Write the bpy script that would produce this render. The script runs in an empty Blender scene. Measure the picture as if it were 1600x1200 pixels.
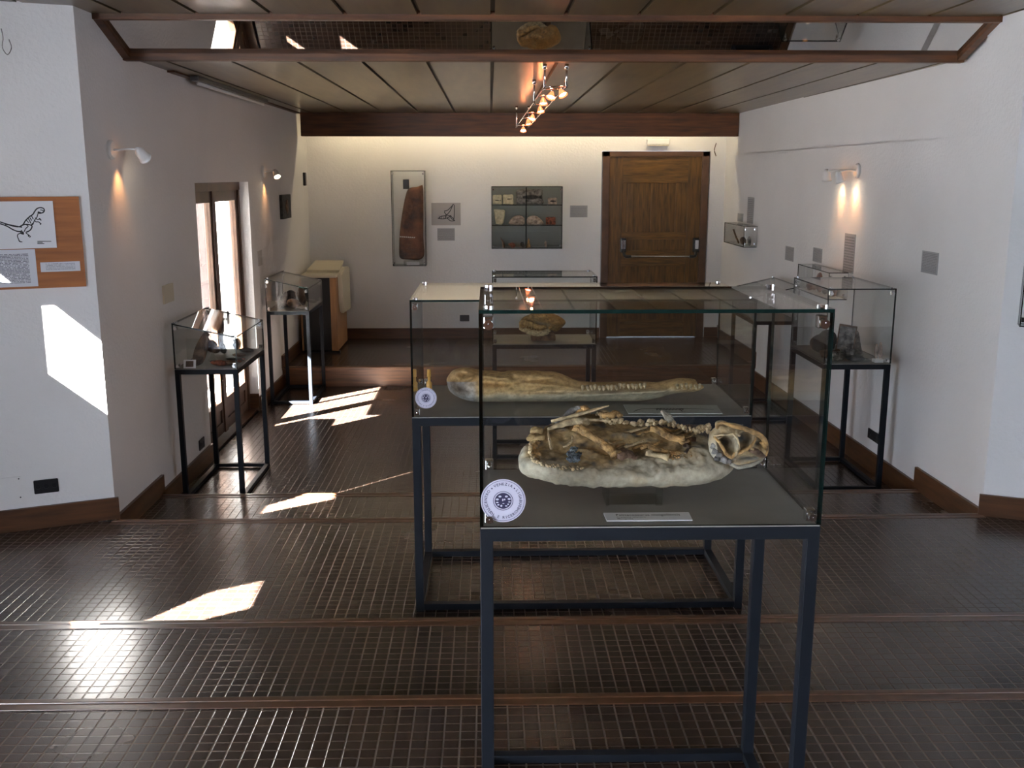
import bpy, bmesh, math, random
import numpy as np
from mathutils import Vector, Matrix, noise
random.seed(7); rng = np.random.default_rng(7)
scene = bpy.context.scene
COL = scene.collection

# ------------------------------------------------------------------ camera
F_PX = 1560.0
PITCH = math.atan(325/F_PX)
YAW = math.atan(35/(F_PX/math.cos(PITCH)))
CAM = np.array([0, 0, 1.70])
cd = bpy.data.cameras.new('camera'); cam = bpy.data.objects.new('camera', cd); COL.objects.link(cam)
cd.sensor_width = 36; cd.lens = 36*F_PX/1600; cd.clip_start = .02
cam.location = (0, 0, 1.70); cam.rotation_euler = (math.pi/2-PITCH, 0, -YAW)
scene.camera = cam
# ------------------------------------------------------------------ world, sun, daylight, exposure
scene.view_settings.view_transform = 'Standard'; scene.view_settings.look = 'None'
scene.view_settings.gamma = 1; scene.view_settings.use_curve_mapping = False
scene.view_settings.exposure = .9
scene.cycles.use_denoising = True
scene.cycles.max_bounces = 10; scene.cycles.diffuse_bounces = 5; scene.cycles.glossy_bounces = 6
scene.cycles.transparent_max_bounces = 64; scene.cycles.sample_clamp_indirect = 4
W = bpy.data.worlds.new('sky'); scene.world = W; W.use_nodes = True
W.node_tree.nodes['Background'].inputs[0].default_value = (.72, .82, 1, 1)
W.node_tree.nodes['Background'].inputs[1].default_value = 1.6
SUN = Vector((1, 1.03, -.80))
ld = bpy.data.lights.new('sun', 'SUN'); ld.energy = 260; ld.angle = .006; ld.color = (1, .97, .93)
lo = bpy.data.objects.new('sun', ld); COL.objects.link(lo); lo.rotation_euler = SUN.to_track_quat('-Z', 'Y').to_euler()
def area(name, loc, d, sx, sy, power, color):
    l = bpy.data.lights.new(name, 'AREA'); l.shape = 'RECTANGLE'; l.size = sx; l.size_y = sy; l.energy = power; l.color = color
    o = bpy.data.objects.new(name, l); COL.objects.link(o); o.location = loc
    o.rotation_euler = Vector(d).to_track_quat('-Z', 'Y').to_euler(); return o
# added area lamps: daylight fill from unseen windows beside the camera
area('daylight_fill_left', (-3.42, -.3, .80), (1, .35, -.02), 2.6, 1.3, 210, (.74, .84, 1))
area('daylight_fill_right', (4.02, .2, 1.5), (-1, .25, -.1), 2.6, 1.3, 45, (.85, .88, 1))
#area('daylight_rear_window', (-1.0, -3.12, 1.6), (.1, 1, -.1), 3.2, 1.3, 40, (.78, .85, 1))

# ------------------------------------------------------------------ pixel -> world helpers (1600x1200 frame)
_F = np.array([math.sin(YAW)*math.cos(PITCH), math.cos(YAW)*math.cos(PITCH), -math.sin(PITCH)])
_R = np.array([math.cos(YAW), -math.sin(YAW), 0]); _U = np.cross(_R, _F)
def ray(x, y): return _F+_R*(x-800)/F_PX-_U*(y-600)/F_PX
def hit(x, y, O, n):
    d = ray(x, y); O = np.array(O, float); n = np.array(n, float)
    return Vector(CAM+d*(n@(O-CAM))/(n@d))

# ------------------------------------------------------------------ materials
def newmat(name):
    m = bpy.data.materials.new(name); m.use_nodes = True; nt = m.node_tree; nt.nodes.clear()
    out = nt.nodes.new('ShaderNodeOutputMaterial'); return m, nt, out
def P(name, col, rough=.6, metal=0, nscale=0, namt=.15, bump=0, bscale=60, spec=.5, emit=None, estr=0, col2=None, stretch=None, coat=0):
    m, nt, out = newmat(name); b = nt.nodes.new('ShaderNodeBsdfPrincipled'); nt.links.new(b.outputs[0], out.inputs[0])
    b.inputs['Base Color'].default_value = (*col, 1); b.inputs['Roughness'].default_value = rough; b.inputs['Metallic'].default_value = metal
    b.inputs['Specular IOR Level'].default_value = spec; b.inputs['Coat Weight'].default_value = coat
    tc = nt.nodes.new('ShaderNodeTexCoord'); src = tc.outputs['Object']
    if stretch:
        mp = nt.nodes.new('ShaderNodeMapping'); mp.inputs['Scale'].default_value = stretch; nt.links.new(src, mp.inputs[0]); src = mp.outputs[0]
    if nscale:
        n = nt.nodes.new('ShaderNodeTexNoise'); n.inputs['Scale'].default_value = nscale; n.inputs['Detail'].default_value = 6; nt.links.new(src, n.inputs[0])
        r = nt.nodes.new('ShaderNodeValToRGB'); c2 = col2 or tuple(c*(1-namt*2) for c in col)
        r.color_ramp.elements[0].color = (*c2, 1); r.color_ramp.elements[1].color = (*[min(1, c*(1+namt)) for c in col], 1)
        r.color_ramp.elements[0].position = .3; r.color_ramp.elements[1].position = .7
        nt.links.new(n.outputs[0], r.inputs[0]); nt.links.new(r.outputs[0], b.inputs['Base Color'])
    if bump:
        n2 = nt.nodes.new('ShaderNodeTexNoise'); n2.inputs['Scale'].default_value = bscale; n2.inputs['Detail'].default_value = 5; nt.links.new(src, n2.inputs[0])
        bp = nt.nodes.new('ShaderNodeBump'); bp.inputs['Strength'].default_value = bump; bp.inputs['Distance'].default_value = .01
        nt.links.new(n2.outputs[0], bp.inputs['Height']); nt.links.new(bp.outputs[0], b.inputs['Normal'])
    if emit: b.inputs['Emission Color'].default_value = (*emit, 1); b.inputs['Emission Strength'].default_value = estr
    return m
def glassmat(name, tint, rough=0.0):
    m, nt, out = newmat(name)
    tr = nt.nodes.new('ShaderNodeBsdfTransparent'); tr.inputs[0].default_value = (*tint, 1)
    gl = nt.nodes.new('ShaderNodeBsdfGlossy'); gl.inputs['Roughness'].default_value = rough
    fr = nt.nodes.new('ShaderNodeFresnel'); fr.inputs[0].default_value = 1.5
    geo = nt.nodes.new('ShaderNodeNewGeometry')
    # use the same outside fresnel on both faces of the thin pane
    mt = nt.nodes.new('ShaderNodeMath'); mt.operation = 'MULTIPLY_ADD'; nt.links.new(geo.outputs['Backfacing'], mt.inputs[0]); mt.inputs[1].default_value = 1/1.5-1.5; mt.inputs[2].default_value = 1.5
    nt.links.new(mt.outputs[0], fr.inputs[0])
    mx = nt.nodes.new('ShaderNodeMixShader'); nt.links.new(fr.outputs[0], mx.inputs[0]); nt.links.new(tr.outputs[0], mx.inputs[1]); nt.links.new(gl.outputs[0], mx.inputs[2])
    nt.links.new(mx.outputs[0], out.inputs[0]); return m
def tiles(name):
    m, nt, out = newmat(name); N = nt.nodes.new; L = nt.links.new
    b = N('ShaderNodeBsdfPrincipled'); L(b.outputs[0], out.inputs[0])
    geo = N('ShaderNodeNewGeometry'); sp = N('ShaderNodeSeparateXYZ'); L(geo.outputs['Position'], sp.inputs[0])
    def Mt(op, a, b_=None, c=None):
        x = N('ShaderNodeMath'); x.operation = op
        for i, v in enumerate((a, b_, c)):
            if v is None: continue
            if isinstance(v, (int, float)): x.inputs[i].default_value = v
            else: L(v, x.inputs[i])
        return x.outputs[0]
    def joint(src, pitch, w):   # 0 on the tile, 1 in the joint, rounded shoulder
        d = Mt('MULTIPLY', Mt('ABSOLUTE', Mt('SUBTRACT', Mt('FRACT', Mt('MULTIPLY', src, 1/pitch)), .5)), pitch)   # pitch/2 at the joint
        r = N('ShaderNodeMapRange'); r.interpolation_type = 'SMOOTHSTEP'; L(d, r.inputs[0]); r.inputs[1].default_value = pitch/2-w; r.inputs[2].default_value = pitch/2-w*.25; return r.outputs[0]
    jx = joint(sp.outputs[0], .050, .0042); jy = joint(sp.outputs[1], .0465, .0038); fac = Mt('MAXIMUM', jx, jy)
    cell = N('ShaderNodeCombineXYZ'); L(Mt('FLOOR', Mt('MULTIPLY', sp.outputs[0], 20)), cell.inputs[0]); L(Mt('FLOOR', Mt('MULTIPLY', sp.outputs[1], 1/.0465)), cell.inputs[1])
    wn = N('ShaderNodeTexWhiteNoise'); L(cell.outputs[0], wn.inputs[0])
    c1 = N('ShaderNodeMix'); c1.data_type = 'RGBA'; L(wn.outputs[0], c1.inputs[0]); c1.inputs[6].default_value = (.046, .027, .019, 1); c1.inputs[7].default_value = (.030, .018, .014, 1)
    c2 = N('ShaderNodeMix'); c2.data_type = 'RGBA'; L(Mt('MULTIPLY', Mt('MAXIMUM', jx, Mt('MULTIPLY', jy, .85)), .9), c2.inputs[0]); L(c1.outputs[2], c2.inputs[6]); c2.inputs[7].default_value = (.115, .095, .080, 1)
    ns = N('ShaderNodeTexNoise'); ns.inputs['Scale'].default_value = 1.3; ns.inputs['Detail'].default_value = 5; L(geo.outputs['Position'], ns.inputs[0])
    mx = N('ShaderNodeMix'); mx.data_type = 'RGBA'; mx.blend_type = 'MULTIPLY'; mx.inputs[0].default_value = .6
    rp = N('ShaderNodeValToRGB'); rp.color_ramp.elements[0].position = .3; rp.color_ramp.elements[1].position = .75
    rp.color_ramp.elements[0].color = (.55, .5, .5, 1); rp.color_ramp.elements[1].color = (1.25, 1.2, 1.15, 1)
    L(ns.outputs[0], rp.inputs[0]); L(c2.outputs[2], mx.inputs[6]); L(rp.outputs[0], mx.inputs[7]); L(mx.outputs[2], b.inputs['Base Color'])
    rr = N('ShaderNodeMapRange'); L(ns.outputs[0], rr.inputs[0]); rr.inputs[3].default_value = .17; rr.inputs[4].default_value = .33; L(rr.outputs[0], b.inputs['Roughness'])
    inv = N('ShaderNodeMath'); inv.operation = 'SUBTRACT'; inv.inputs[0].default_value = 1; L(fac, inv.inputs[1])
    n2 = N('ShaderNodeTexNoise'); n2.inputs['Scale'].default_value = 35; L(geo.outputs['Position'], n2.inputs[0])
    ad = N('ShaderNodeMath'); ad.operation = 'MULTIPLY_ADD'; L(n2.outputs[0], ad.inputs[0]); ad.inputs[1].default_value = .22; L(inv.outputs[0], ad.inputs[2])
    bp = N('ShaderNodeBump'); bp.inputs['Strength'].default_value = .55; bp.inputs['Distance'].default_value = .0022; L(ad.outputs[0], bp.inputs['Height']); L(bp.outputs[0], b.inputs['Normal'])
    b.inputs['Specular IOR Level'].default_value = .6
    return m
def panelwood(name):   # dark brown ceiling board with faint cloudy lacquer
    m, nt, out = newmat(name); N = nt.nodes.new; L = nt.links.new
    b = N('ShaderNodeBsdfPrincipled'); L(b.outputs[0], out.inputs[0]); geo = N('ShaderNodeNewGeometry')
    mp = N('ShaderNodeMapping'); mp.inputs['Scale'].default_value = (7, .8, 1); L(geo.outputs['Position'], mp.inputs[0])
    n = N('ShaderNodeTexNoise'); n.inputs['Scale'].default_value = 2.2; n.inputs['Detail'].default_value = 7; L(mp.outputs[0], n.inputs[0])
    r = N('ShaderNodeValToRGB'); r.color_ramp.elements[0].color = (.048, .031, .013, 1); r.color_ramp.elements[1].color = (.122, .084, .036, 1)
    r.color_ramp.elements[0].position = .3; r.color_ramp.elements[1].position = .75; L(n.outputs[0], r.inputs[0]); L(r.outputs[0], b.inputs['Base Color'])
    b.inputs['Roughness'].default_value = .30; b.inputs['Specular IOR Level'].default_value = .6
    bp = N('ShaderNodeBump'); bp.inputs['Strength'].default_value = .25; bp.inputs['Distance'].default_value = .004; L(n.outputs[0], bp.inputs['Height']); L(bp.outputs[0], b.inputs['Normal'])
    return m
def fossilmat(name, bone, matrix, third=None, rough=.85):
    m, nt, out = newmat(name); N = nt.nodes.new; L = nt.links.new
    b = N('ShaderNodeBsdfPrincipled'); L(b.outputs[0], out.inputs[0]); b.inputs['Roughness'].default_value = rough; b.inputs['Specular IOR Level'].default_value = .25
    at = N('ShaderNodeAttribute'); at.attribute_name = 'pigment_shade'
    sep = N('ShaderNodeSeparateColor'); L(at.outputs['Color'], sep.inputs[0])
    tc = N('ShaderNodeTexCoord')
    n = N('ShaderNodeTexNoise'); n.inputs['Scale'].default_value = 38; n.inputs['Detail'].default_value = 8; n.inputs['Roughness'].default_value = .7; L(tc.outputs['Object'], n.inputs[0])
    def ramp(c, k=.5):
        r = N('ShaderNodeValToRGB'); r.color_ramp.elements[0].color = (*[x*k for x in c], 1); r.color_ramp.elements[1].color = (*[min(1, x*1.25) for x in c], 1)
        r.color_ramp.elements[0].position = .32; r.color_ramp.elements[1].position = .66; L(n.outputs[0], r.inputs[0]); return r.outputs[0]
    mx = N('ShaderNodeMix'); mx.data_type = 'RGBA'; L(sep.outputs[0], mx.inputs[0]); L(ramp(bone), mx.inputs[6]); L(ramp(matrix, .65), mx.inputs[7])
    mx2 = N('ShaderNodeMix'); mx2.data_type = 'RGBA'; L(sep.outputs[1], mx2.inputs[0]); L(mx.outputs[2], mx2.inputs[6]); L(ramp(third or (.06, .07, .08), .4), mx2.inputs[7])
    L(mx2.outputs[2], b.inputs['Base Color'])
    bp = N('ShaderNodeBump'); bp.inputs['Strength'].default_value = .7; bp.inputs['Distance'].default_value = .003; L(n.outputs[0], bp.inputs['Height']); L(bp.outputs[0], b.inputs['Normal'])
    return m
def textmat(name, paper, ink, pitch, margin=.1, axis='Z', amount=1.0):  # paper with lines of tiny print, in generated coordinates of the sheet
    m, nt, out = newmat(name); N = nt.nodes.new; L = nt.links.new
    b = N('ShaderNodeBsdfPrincipled'); L(b.outputs[0], out.inputs[0]); b.inputs['Roughness'].default_value = .7
    tc = N('ShaderNodeTexCoord'); uv = N('ShaderNodeSeparateXYZ'); L(tc.outputs['UV'], uv.inputs[0])
    def M(op, a, bb=None, c=None):
        x = N('ShaderNodeMath'); x.operation = op
        for i, v in enumerate((a, bb, c)):
            if v is None: continue
            if isinstance(v, (int, float)): x.inputs[i].default_value = v
            else: L(v, x.inputs[i])
        return x.outputs[0]
    U, V = uv.outputs[0], uv.outputs[1]
    line = M('GREATER_THAN', M('FRACT', M('MULTIPLY', V, pitch)), .42)
    cmb = N('ShaderNodeCombineXYZ'); L(M('MULTIPLY', U, 60), cmb.inputs[0]); L(M('FLOOR', M('MULTIPLY', V, pitch)), cmb.inputs[1])
    n = N('ShaderNodeTexNoise'); n.inputs['Scale'].default_value = 1.1; n.inputs['Detail'].default_value = 1; L(cmb.outputs[0], n.inputs[0])
    word = M('GREATER_THAN', n.outputs[0], .42)
    ins = M('MULTIPLY', M('MULTIPLY', M('GREATER_THAN', U, margin), M('LESS_THAN', U, 1-margin)), M('MULTIPLY', M('GREATER_THAN', V, margin), M('LESS_THAN', V, 1-margin)))
    f = M('MULTIPLY', M('MULTIPLY', M('MULTIPLY', line, word), ins), amount)
    mx = N('ShaderNodeMix'); mx.data_type = 'RGBA'; L(f, mx.inputs[0]); mx.inputs[6].default_value = (*paper, 1); mx.inputs[7].default_value = (*ink, 1); L(mx.outputs[2], b.inputs['Base Color'])
    return m

M = dict(
 wall=P('white_plaster', (.80, .785, .775), .75, nscale=1.5, namt=.02, bump=.35, bscale=45),
 tile=tiles('brown_mosaic_tiles'),
 nosing=P('brown_step_edging', (.075, .032, .015), .32, nscale=20, namt=.2),
 riser=P('wooden_riser', (.125, .050, .018), .4, nscale=3, namt=.25, stretch=(1, 1, 14)),
 skirt=P('stained_wood_baseboard', (.090, .035, .012), .42, nscale=4, namt=.22, stretch=(1, 1, 10), bump=.05),
 ceil=panelwood('lacquered_ceiling_board'), groove=P('dark_groove', (.018, .011, .007), .5),
 beam=P('dark_wood_beam', (.080, .026, .005), .5, nscale=3, namt=.3, stretch=(1, 6, 12)),
 oak=P('brown_oak', (.110, .052, .010), .42, nscale=5, namt=.3, stretch=(9, 1, 1), bump=.08),
 oakh=P('brown_oak_across', (.125, .060, .012), .42, nscale=5, namt=.3, stretch=(1, 1, 9), bump=.08),
 frame_dk=P('dark_door_frame', (.085, .040, .020), .45, nscale=6, namt=.2),
 mirror=P('mirror_glass', (.62, .62, .62), .015, 1),
 steel=P('blue_grey_steel', (.008, .010, .014), .5, .0, nscale=12, namt=.08, spec=.15),
 traym=P('grey_tray', (.235, .225, .205), .55, nscale=9, namt=.05),
 traysh=P('grey_metal_shelf', (.12, .12, .12), .4, .4),
 chrome=P('chrome', (.82, .83, .85), .12, 1),
 white=P('white_enamel', (.8, .8, .79), .35), black=P('black_plastic', (.010, .010, .012), .35),
 dkmetal=P('black_metal', (.02, .02, .022), .35, .5),
 glass=glassmat('clear_glass', (.984, .994, .991)), glassedge=P('green_glass_edge', (.002, .010, .009), .25, spec=.3),
 pane=glassmat('window_glass', (.97, .98, .98)), acrylic=glassmat('clear_acrylic', (.93, .94, .93), .02),
 paper=P('white_paper', (.78, .78, .80), .7), cream=P('cream_plastic', (.62, .56, .44), .5),
 ink=P('black_ink', (.012, .012, .014), .6), navy=P('navy_ink', (.014, .012, .045), .5), sticker=P('pale_lilac_vinyl', (.44, .43, .52), .6),
 board=P('orange_beech_board', (.36, .125, .035), .5, nscale=3, namt=.14, stretch=(1, 1, 14)),
 beech=P('light_beech', (.40, .20, .085), .5, nscale=3, namt=.14, stretch=(9, 9, 1)),
 textgrey=textmat('grey_text_sheet', (.36, .355, .36), (.17, .165, .17), 14, .05, amount=.8),
 textwhite=textmat('printed_text_sheet', (.66, .67, .72), (.20, .20, .24), 26, .1),
 textlab=textmat('printed_label_strip', (.66, .67, .72), (.36, .37, .42), 7, .13),
 fossil=fossilmat('ochre_bone', (.36, .245, .115), (.40, .35, .26), (.075, .085, .09)),
 croc=fossilmat('sandy_fossil', (.56, .35, .15), (.36, .315, .22), (.36, .36, .36)),
 bonec=P('pale_bone', (.56, .42, .24), .8, nscale=60, namt=.3, bump=.5, bscale=130),
 boneo=P('amber_bone', (.42, .245, .09), .75, nscale=50, namt=.4, bump=.6, bscale=120),
 matrix=P('grey_rock_matrix', (.30, .27, .21), .9, nscale=25, namt=.25, bump=.7, bscale=90),
 bluerock=P('blue_grey_rock', (.16, .19, .215), .9, nscale=60, namt=.5, bump=1, bscale=160),
 brownrock=P('brown_stone', (.15, .085, .05), .8, nscale=25, namt=.4, bump=.6, bscale=80),
 slabred=P('red_brown_sandstone', (.155, .058, .028), .75, nscale=8, namt=.4, bump=.6, bscale=30),
 dkrock=P('dark_stone', (.045, .043, .04), .75, nscale=30, namt=.4, bump=.6, bscale=80),
 greyrock=P('grey_stone', (.22, .20, .185), .85, nscale=30, namt=.4, bump=.6, bscale=80),
 limestone=P('cream_limestone', (.62, .55, .38), .8, nscale=30, namt=.15, bump=.4, bscale=80),
 redstone=P('red_brown_specimen', (.26, .075, .035), .7, nscale=40, namt=.5, bump=.5, bscale=90),
 palestone=P('pale_pink_stone', (.50, .38, .30), .8, nscale=30, namt=.3, bump=.6, bscale=80),
 amber=P('amber_plastic', (.75, .42, .10), .3),
 bulb=P('lamp_glow', (1, .9, .75), .5, emit=(1, .80, .55), estr=30), tube=P('tube_glow', (1, 1, 1), .5, emit=(1, .83, .52), estr=15),
 redglass=P('red_dichroic_glass', (.5, .06, .03), .2, emit=(1, .22, .08), estr=1.2),
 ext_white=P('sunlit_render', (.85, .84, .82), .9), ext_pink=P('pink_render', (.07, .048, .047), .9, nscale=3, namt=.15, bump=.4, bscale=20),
 ext_ground=P('pale_terrace', (.62, .60, .57), .9, nscale=2, namt=.1),
)

# ------------------------------------------------------------------ object helpers
def obj(name, bm, mat, parent=None, smooth=False, mats=None):
    me = bpy.data.meshes.new(name); bm.normal_update(); bm.to_mesh(me); bm.free()
    for mm in (mats or [mat]): me.materials.append(mm)
    if smooth:
        for p in me.polygons: p.use_smooth = True
    o = bpy.data.objects.new(name, me); COL.objects.link(o)
    if parent is not None: o.parent = parent
    return o
def tag(o, label, cat, group=None, kind=None):
    o['label'] = label; o['category'] = cat
    if group: o['group'] = group
    if kind: o['kind'] = kind
    return o
def thing(name, label, cat, loc=(0, 0, 0), group=None):
    o = bpy.data.objects.new(name, None); COL.objects.link(o); o.location = loc; o.empty_display_size = .05
    return tag(o, label, cat, group)
def struct(name, bm, mat, parent=None, smooth=False, mats=None):
    o = obj(name, bm, mat, parent, smooth, mats)
    if parent is None: o['kind'] = 'structure'
    return o
def adopt(root, *children):   # parents world-space meshes to a thing standing at its base
    for c in children:
        c.parent = root; c.matrix_parent_inverse = Matrix.Translation(-Vector(root.location))
def nb(): return bmesh.new()
def bx(bm, x0, x1, y0, y1, z0, z1, mi=0, bev=0, mtx=None):
    vs = [bm.verts.new((x, y, z)) for x in (x0, x1) for y in (y0, y1) for z in (z0, z1)]
    fs = [(0, 1, 3, 2), (4, 6, 7, 5), (0, 4, 5, 1), (2, 3, 7, 6), (0, 2, 6, 4), (1, 5, 7, 3)]
    F = [bm.faces.new([vs[i] for i in f]) for f in fs]
    for f in F: f.material_index = mi
    if bev:
        es = list({e for f in F for e in f.edges})
        r = bmesh.ops.bevel(bm, geom=es, offset=bev, segments=2, affect='EDGES', profile=.5)
        vs = list({v for f in r['faces'] for v in f.verts} | {v for v in vs if v.is_valid})
        for f in r['faces']: f.material_index = mi
    if mtx is not None:
        for v in vs:
            if v.is_valid: v.co = mtx @ v.co
    return vs
def box(name, x0, x1, y0, y1, z0, z1, mat, parent=None, bev=0, mtx=None):
    bm = nb(); bx(bm, x0, x1, y0, y1, z0, z1, 0, bev, mtx); return obj(name, bm, mat, parent)
def prism(bm, pts, n, mi=0):   # pts: closed loop of 3D points, n: extrusion vector
    n = Vector(n); a = [bm.verts.new(p) for p in pts]; b = [bm.verts.new(Vector(p)+n) for p in pts]
    L = len(pts); fs = [bm.faces.new(a[::-1]), bm.faces.new(b)]+[bm.faces.new((a[i], a[(i+1) % L], b[(i+1) % L], b[i])) for i in range(L)]
    for f in fs: f.material_index = mi
    bmesh.ops.recalc_face_normals(bm, faces=fs); return fs
def smoothpath(pts, k=5):
    pts = [Vector(p) for p in pts]
    if len(pts) < 3: return [pts[0].lerp(pts[1], i/(k)) for i in range(k+1)]
    o = []; Q = [2*pts[0]-pts[1]]+pts+[2*pts[-1]-pts[-2]]
    for i in range(1, len(Q)-2):
        for j in range(k):
            t = j/k; a, b, c, d = Q[i-1], Q[i], Q[i+1], Q[i+2]
            o.append(.5*((2*b)+(c-a)*t+(2*a-5*b+4*c-d)*t*t+(3*b-a-3*c+d)*t**3))
    o.append(pts[-1]); return o
def tube(bm, pts, radii, seg=8, k=5, rough=0, flat=1, mi=0, cap=True):
    pp = smoothpath(pts, k) if k > 1 else [Vector(p) for p in pts]
    if not hasattr(radii, '__len__'): radii = [radii]*len(pts)
    rr = np.interp(np.linspace(0, len(radii)-1, len(pp)), range(len(radii)), radii)
    rings = []; up = Vector((0, 0, 1))
    for i, p in enumerate(pp):
        t = (pp[min(i+1, len(pp)-1)]-pp[max(i-1, 0)]).normalized()
        a = t.cross(up); a = a.normalized() if a.length > .05 else t.cross(Vector((0, 1, 0))).normalized()
        b = t.cross(a).normalized(); ring = []
        for s in range(seg):
            th = 2*math.pi*s/seg; q = a*math.cos(th)+b*math.sin(th)*flat
            r = rr[i]*(1+(rough*noise.noise((p+q*rr[i])*90) if rough else 0)); ring.append(bm.verts.new(p+q*r))
        rings.append(ring)
    fs = []
    for A, B in zip(rings, rings[1:]):
        for s in range(seg): fs.append(bm.faces.new((A[s], A[(s+1) % seg], B[(s+1) % seg], B[s])))
    if cap: fs.append(bm.faces.new(rings[0][::-1])); fs.append(bm.faces.new(rings[-1]))
    for f in fs: f.material_index = mi
    bmesh.ops.recalc_face_normals(bm, faces=fs)
def blob(bm, c, r, sub=2, rough=.25, sc=(1, 1, 1), freq=25, mtx=None):
    R = bmesh.ops.create_icosphere(bm, subdivisions=sub, radius=1)
    for v in R['verts']:
        p = v.co.copy(); f = 1+rough*noise.fractal(Vector(c)*7+p*freq*r+Vector((3, 1, 2)), 1, 2, 3)
        q = Vector((p.x*r*sc[0]*f, p.y*r*sc[1]*f, p.z*r*sc[2]*f))
        if mtx: q = mtx @ q
        v.co = Vector(c)+q
def cyl(bm, a, b, r, seg=16, r2=None): tube(bm, [a, b], [r, r if r2 is None else r2], seg, 1)
def lathe(bm, prof, a, ax, seg=20, mi=0):   # prof: (along, radius)
    ax = Vector(ax).normalized(); u = ax.orthogonal().normalized(); w = ax.cross(u); rings = []
    for (h, r) in prof: rings.append([bm.verts.new(Vector(a)+ax*h+(u*math.cos(2*math.pi*s/seg)+w*math.sin(2*math.pi*s/seg))*max(r, 1e-4)) for s in range(seg)])
    fs = [bm.faces.new((A[s], A[(s+1) % seg], B[(s+1) % seg], B[s])) for A, B in zip(rings, rings[1:]) for s in range(seg)]
    for f in fs: f.material_index = mi
def inpoly(x, y, poly):
    n = len(poly); ins = np.zeros(x.shape, bool); j = n-1
    for i in range(n):
        xi, yi = poly[i]; xj, yj = poly[j]
        c = ((yi > y) != (yj > y)) & (x < (xj-xi)*(y-yi)/((yj-yi) or 1e-12)+xi); ins ^= c; j = i
    return ins
def relief(name, outline, O, u, v, T, mat, parent=None, edge=None, back=.7, res=60, feats=(), nz=.0015, nf=40, pig=None, smooth=True, curve=True):
    """body whose outline lies in the plane O+u*a+v*b; bulges T along +n (n=u x v turned to the viewer) and back*T behind"""
    u = Vector(u).normalized(); v = Vector(v).normalized(); n = u.cross(v).normalized()
    o2 = [(a, b) for a, b in outline]
    if curve:
        sp = smoothpath([Vector((a, b, 0)) for a, b in o2+[o2[0]]], 4); o2 = [(p.x, p.y) for p in sp[:-1]]
    A = np.array(o2); lo_, hi = A.min(0), A.max(0); h = (hi-lo_).max()/res
    gx = np.arange(lo_[0]-h, hi[0]+2*h, h); gy = np.arange(lo_[1]-h, hi[1]+2*h, h); X, Y = np.meshgrid(gx, gy, indexing='ij')
    ins = inpoly(X, Y, o2); D = np.full(X.shape, 1e9); NX = X.copy(); NY = Y.copy()
    for i in range(len(o2)):
        p = A[i]; q = A[(i+1) % len(o2)]; s = q-p; t = np.clip(((X-p[0])*s[0]+(Y-p[1])*s[1])/(s@s+1e-15), 0, 1)
        qx, qy = p[0]+t*s[0], p[1]+t*s[1]; d = np.hypot(X-qx, Y-qy); m = d < D; D[m] = d[m]; NX[m] = qx[m]; NY[m] = qy[m]
    near = (~ins) | (D < h*.35); Xp = np.where(near, NX, X); Yp = np.where(near, NY, Y); D = np.where(near, 0, D)
    e = edge or (hi-lo_).min()*.35; q = np.clip(D/e, 0, 1); prof = np.sqrt(np.clip(1-(1-q)**2, 0, 1))
    Z = T*prof; act = np.clip(D/(e*.4), 0, 1)
    for f in feats:   # (cx, cy, rx, ry, rotation, amplitude[, power])
        cx, cy, rx, ry, ro, am = f[:6]; pw = f[6] if len(f) > 6 else 1
        dx, dy = X-cx, Y-cy; c, s_ = math.cos(ro), math.sin(ro); aa = (dx*c+dy*s_)/rx; bb = (-dx*s_+dy*c)/ry
        Z = Z+am*act*np.exp(-((aa*aa+bb*bb)**pw))
    bm = nb(); used = np.zeros(X.shape, bool); cells = []
    for i in range(len(gx)-1):
        for j in range(len(gy)-1):
            k = ins[i:i+2, j:j+2]
            if k.any() and not near[i:i+2, j:j+2].all(): cells.append((i, j)); used[i:i+2, j:j+2] = True
    fv = {}; bv = {}; O = Vector(O)
    for i, j in zip(*np.nonzero(used)):
        a, b = Xp[i, j], Yp[i, j]; base = O+u*a+v*b
        w = noise.fractal(base*nf, .9, 2, 4)*nz if D[i, j] > 0 else 0
        fv[i, j] = bm.verts.new(base+n*(Z[i, j]+w)); bv[i, j] = fv[i, j] if D[i, j] == 0 else bm.verts.new(base-n*(T*back*prof[i, j]+w))
    for i, j in cells:
        ks = [(i, j), (i+1, j), (i+1, j+1), (i, j+1)]
        try: bm.faces.new([fv[k] for k in ks])
        except ValueError: pass
        try: bm.faces.new([bv[k] for k in ks[::-1]])
        except ValueError: pass
    bmesh.ops.remove_doubles(bm, verts=bm.verts, dist=h*.02)
    bmesh.ops.recalc_face_normals(bm, faces=bm.faces)
    if pig:
        cl = bm.verts.layers.float_color.new('pigment_shade')
        for w in bm.verts:
            r = w.co-O; r_, g_ = pig(r.dot(u), r.dot(v), r.dot(n), w.co); w[cl] = (r_, g_, 0, 1)
    return obj(name, bm, mat, parent, smooth)
_gl = {}
def glyph(ch):
    if ch not in _gl:
        c = bpy.data.curves.new('glyph', 'FONT'); c.body = ch; c.size = 1; c.extrude = 0; c.offset = .012; c.resolution_u = 3
        t = bpy.data.objects.new('glyph', c); COL.objects.link(t); dg = bpy.context.evaluated_depsgraph_get(); me = bpy.data.meshes.new_from_object(t.evaluated_get(dg))
        vs = [tuple(v.co) for v in me.vertices]; fs = [tuple(p.vertices) for p in me.polygons]
        w = max([v[0] for v in vs], default=.3)+.09
        bpy.data.objects.remove(t); bpy.data.curves.remove(c); bpy.data.meshes.remove(me); _gl[ch] = (vs, fs, w)
    return _gl[ch]
def put_glyph(bm, ch, O, u, v, size):
    vs, fs, w = glyph(ch); V = [bm.verts.new(O+u*(x*size)+v*(y*size)) for x, y, _ in vs]
    for f in fs:
        try: bm.faces.new([V[i] for i in f])
        except ValueError: pass
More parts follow.
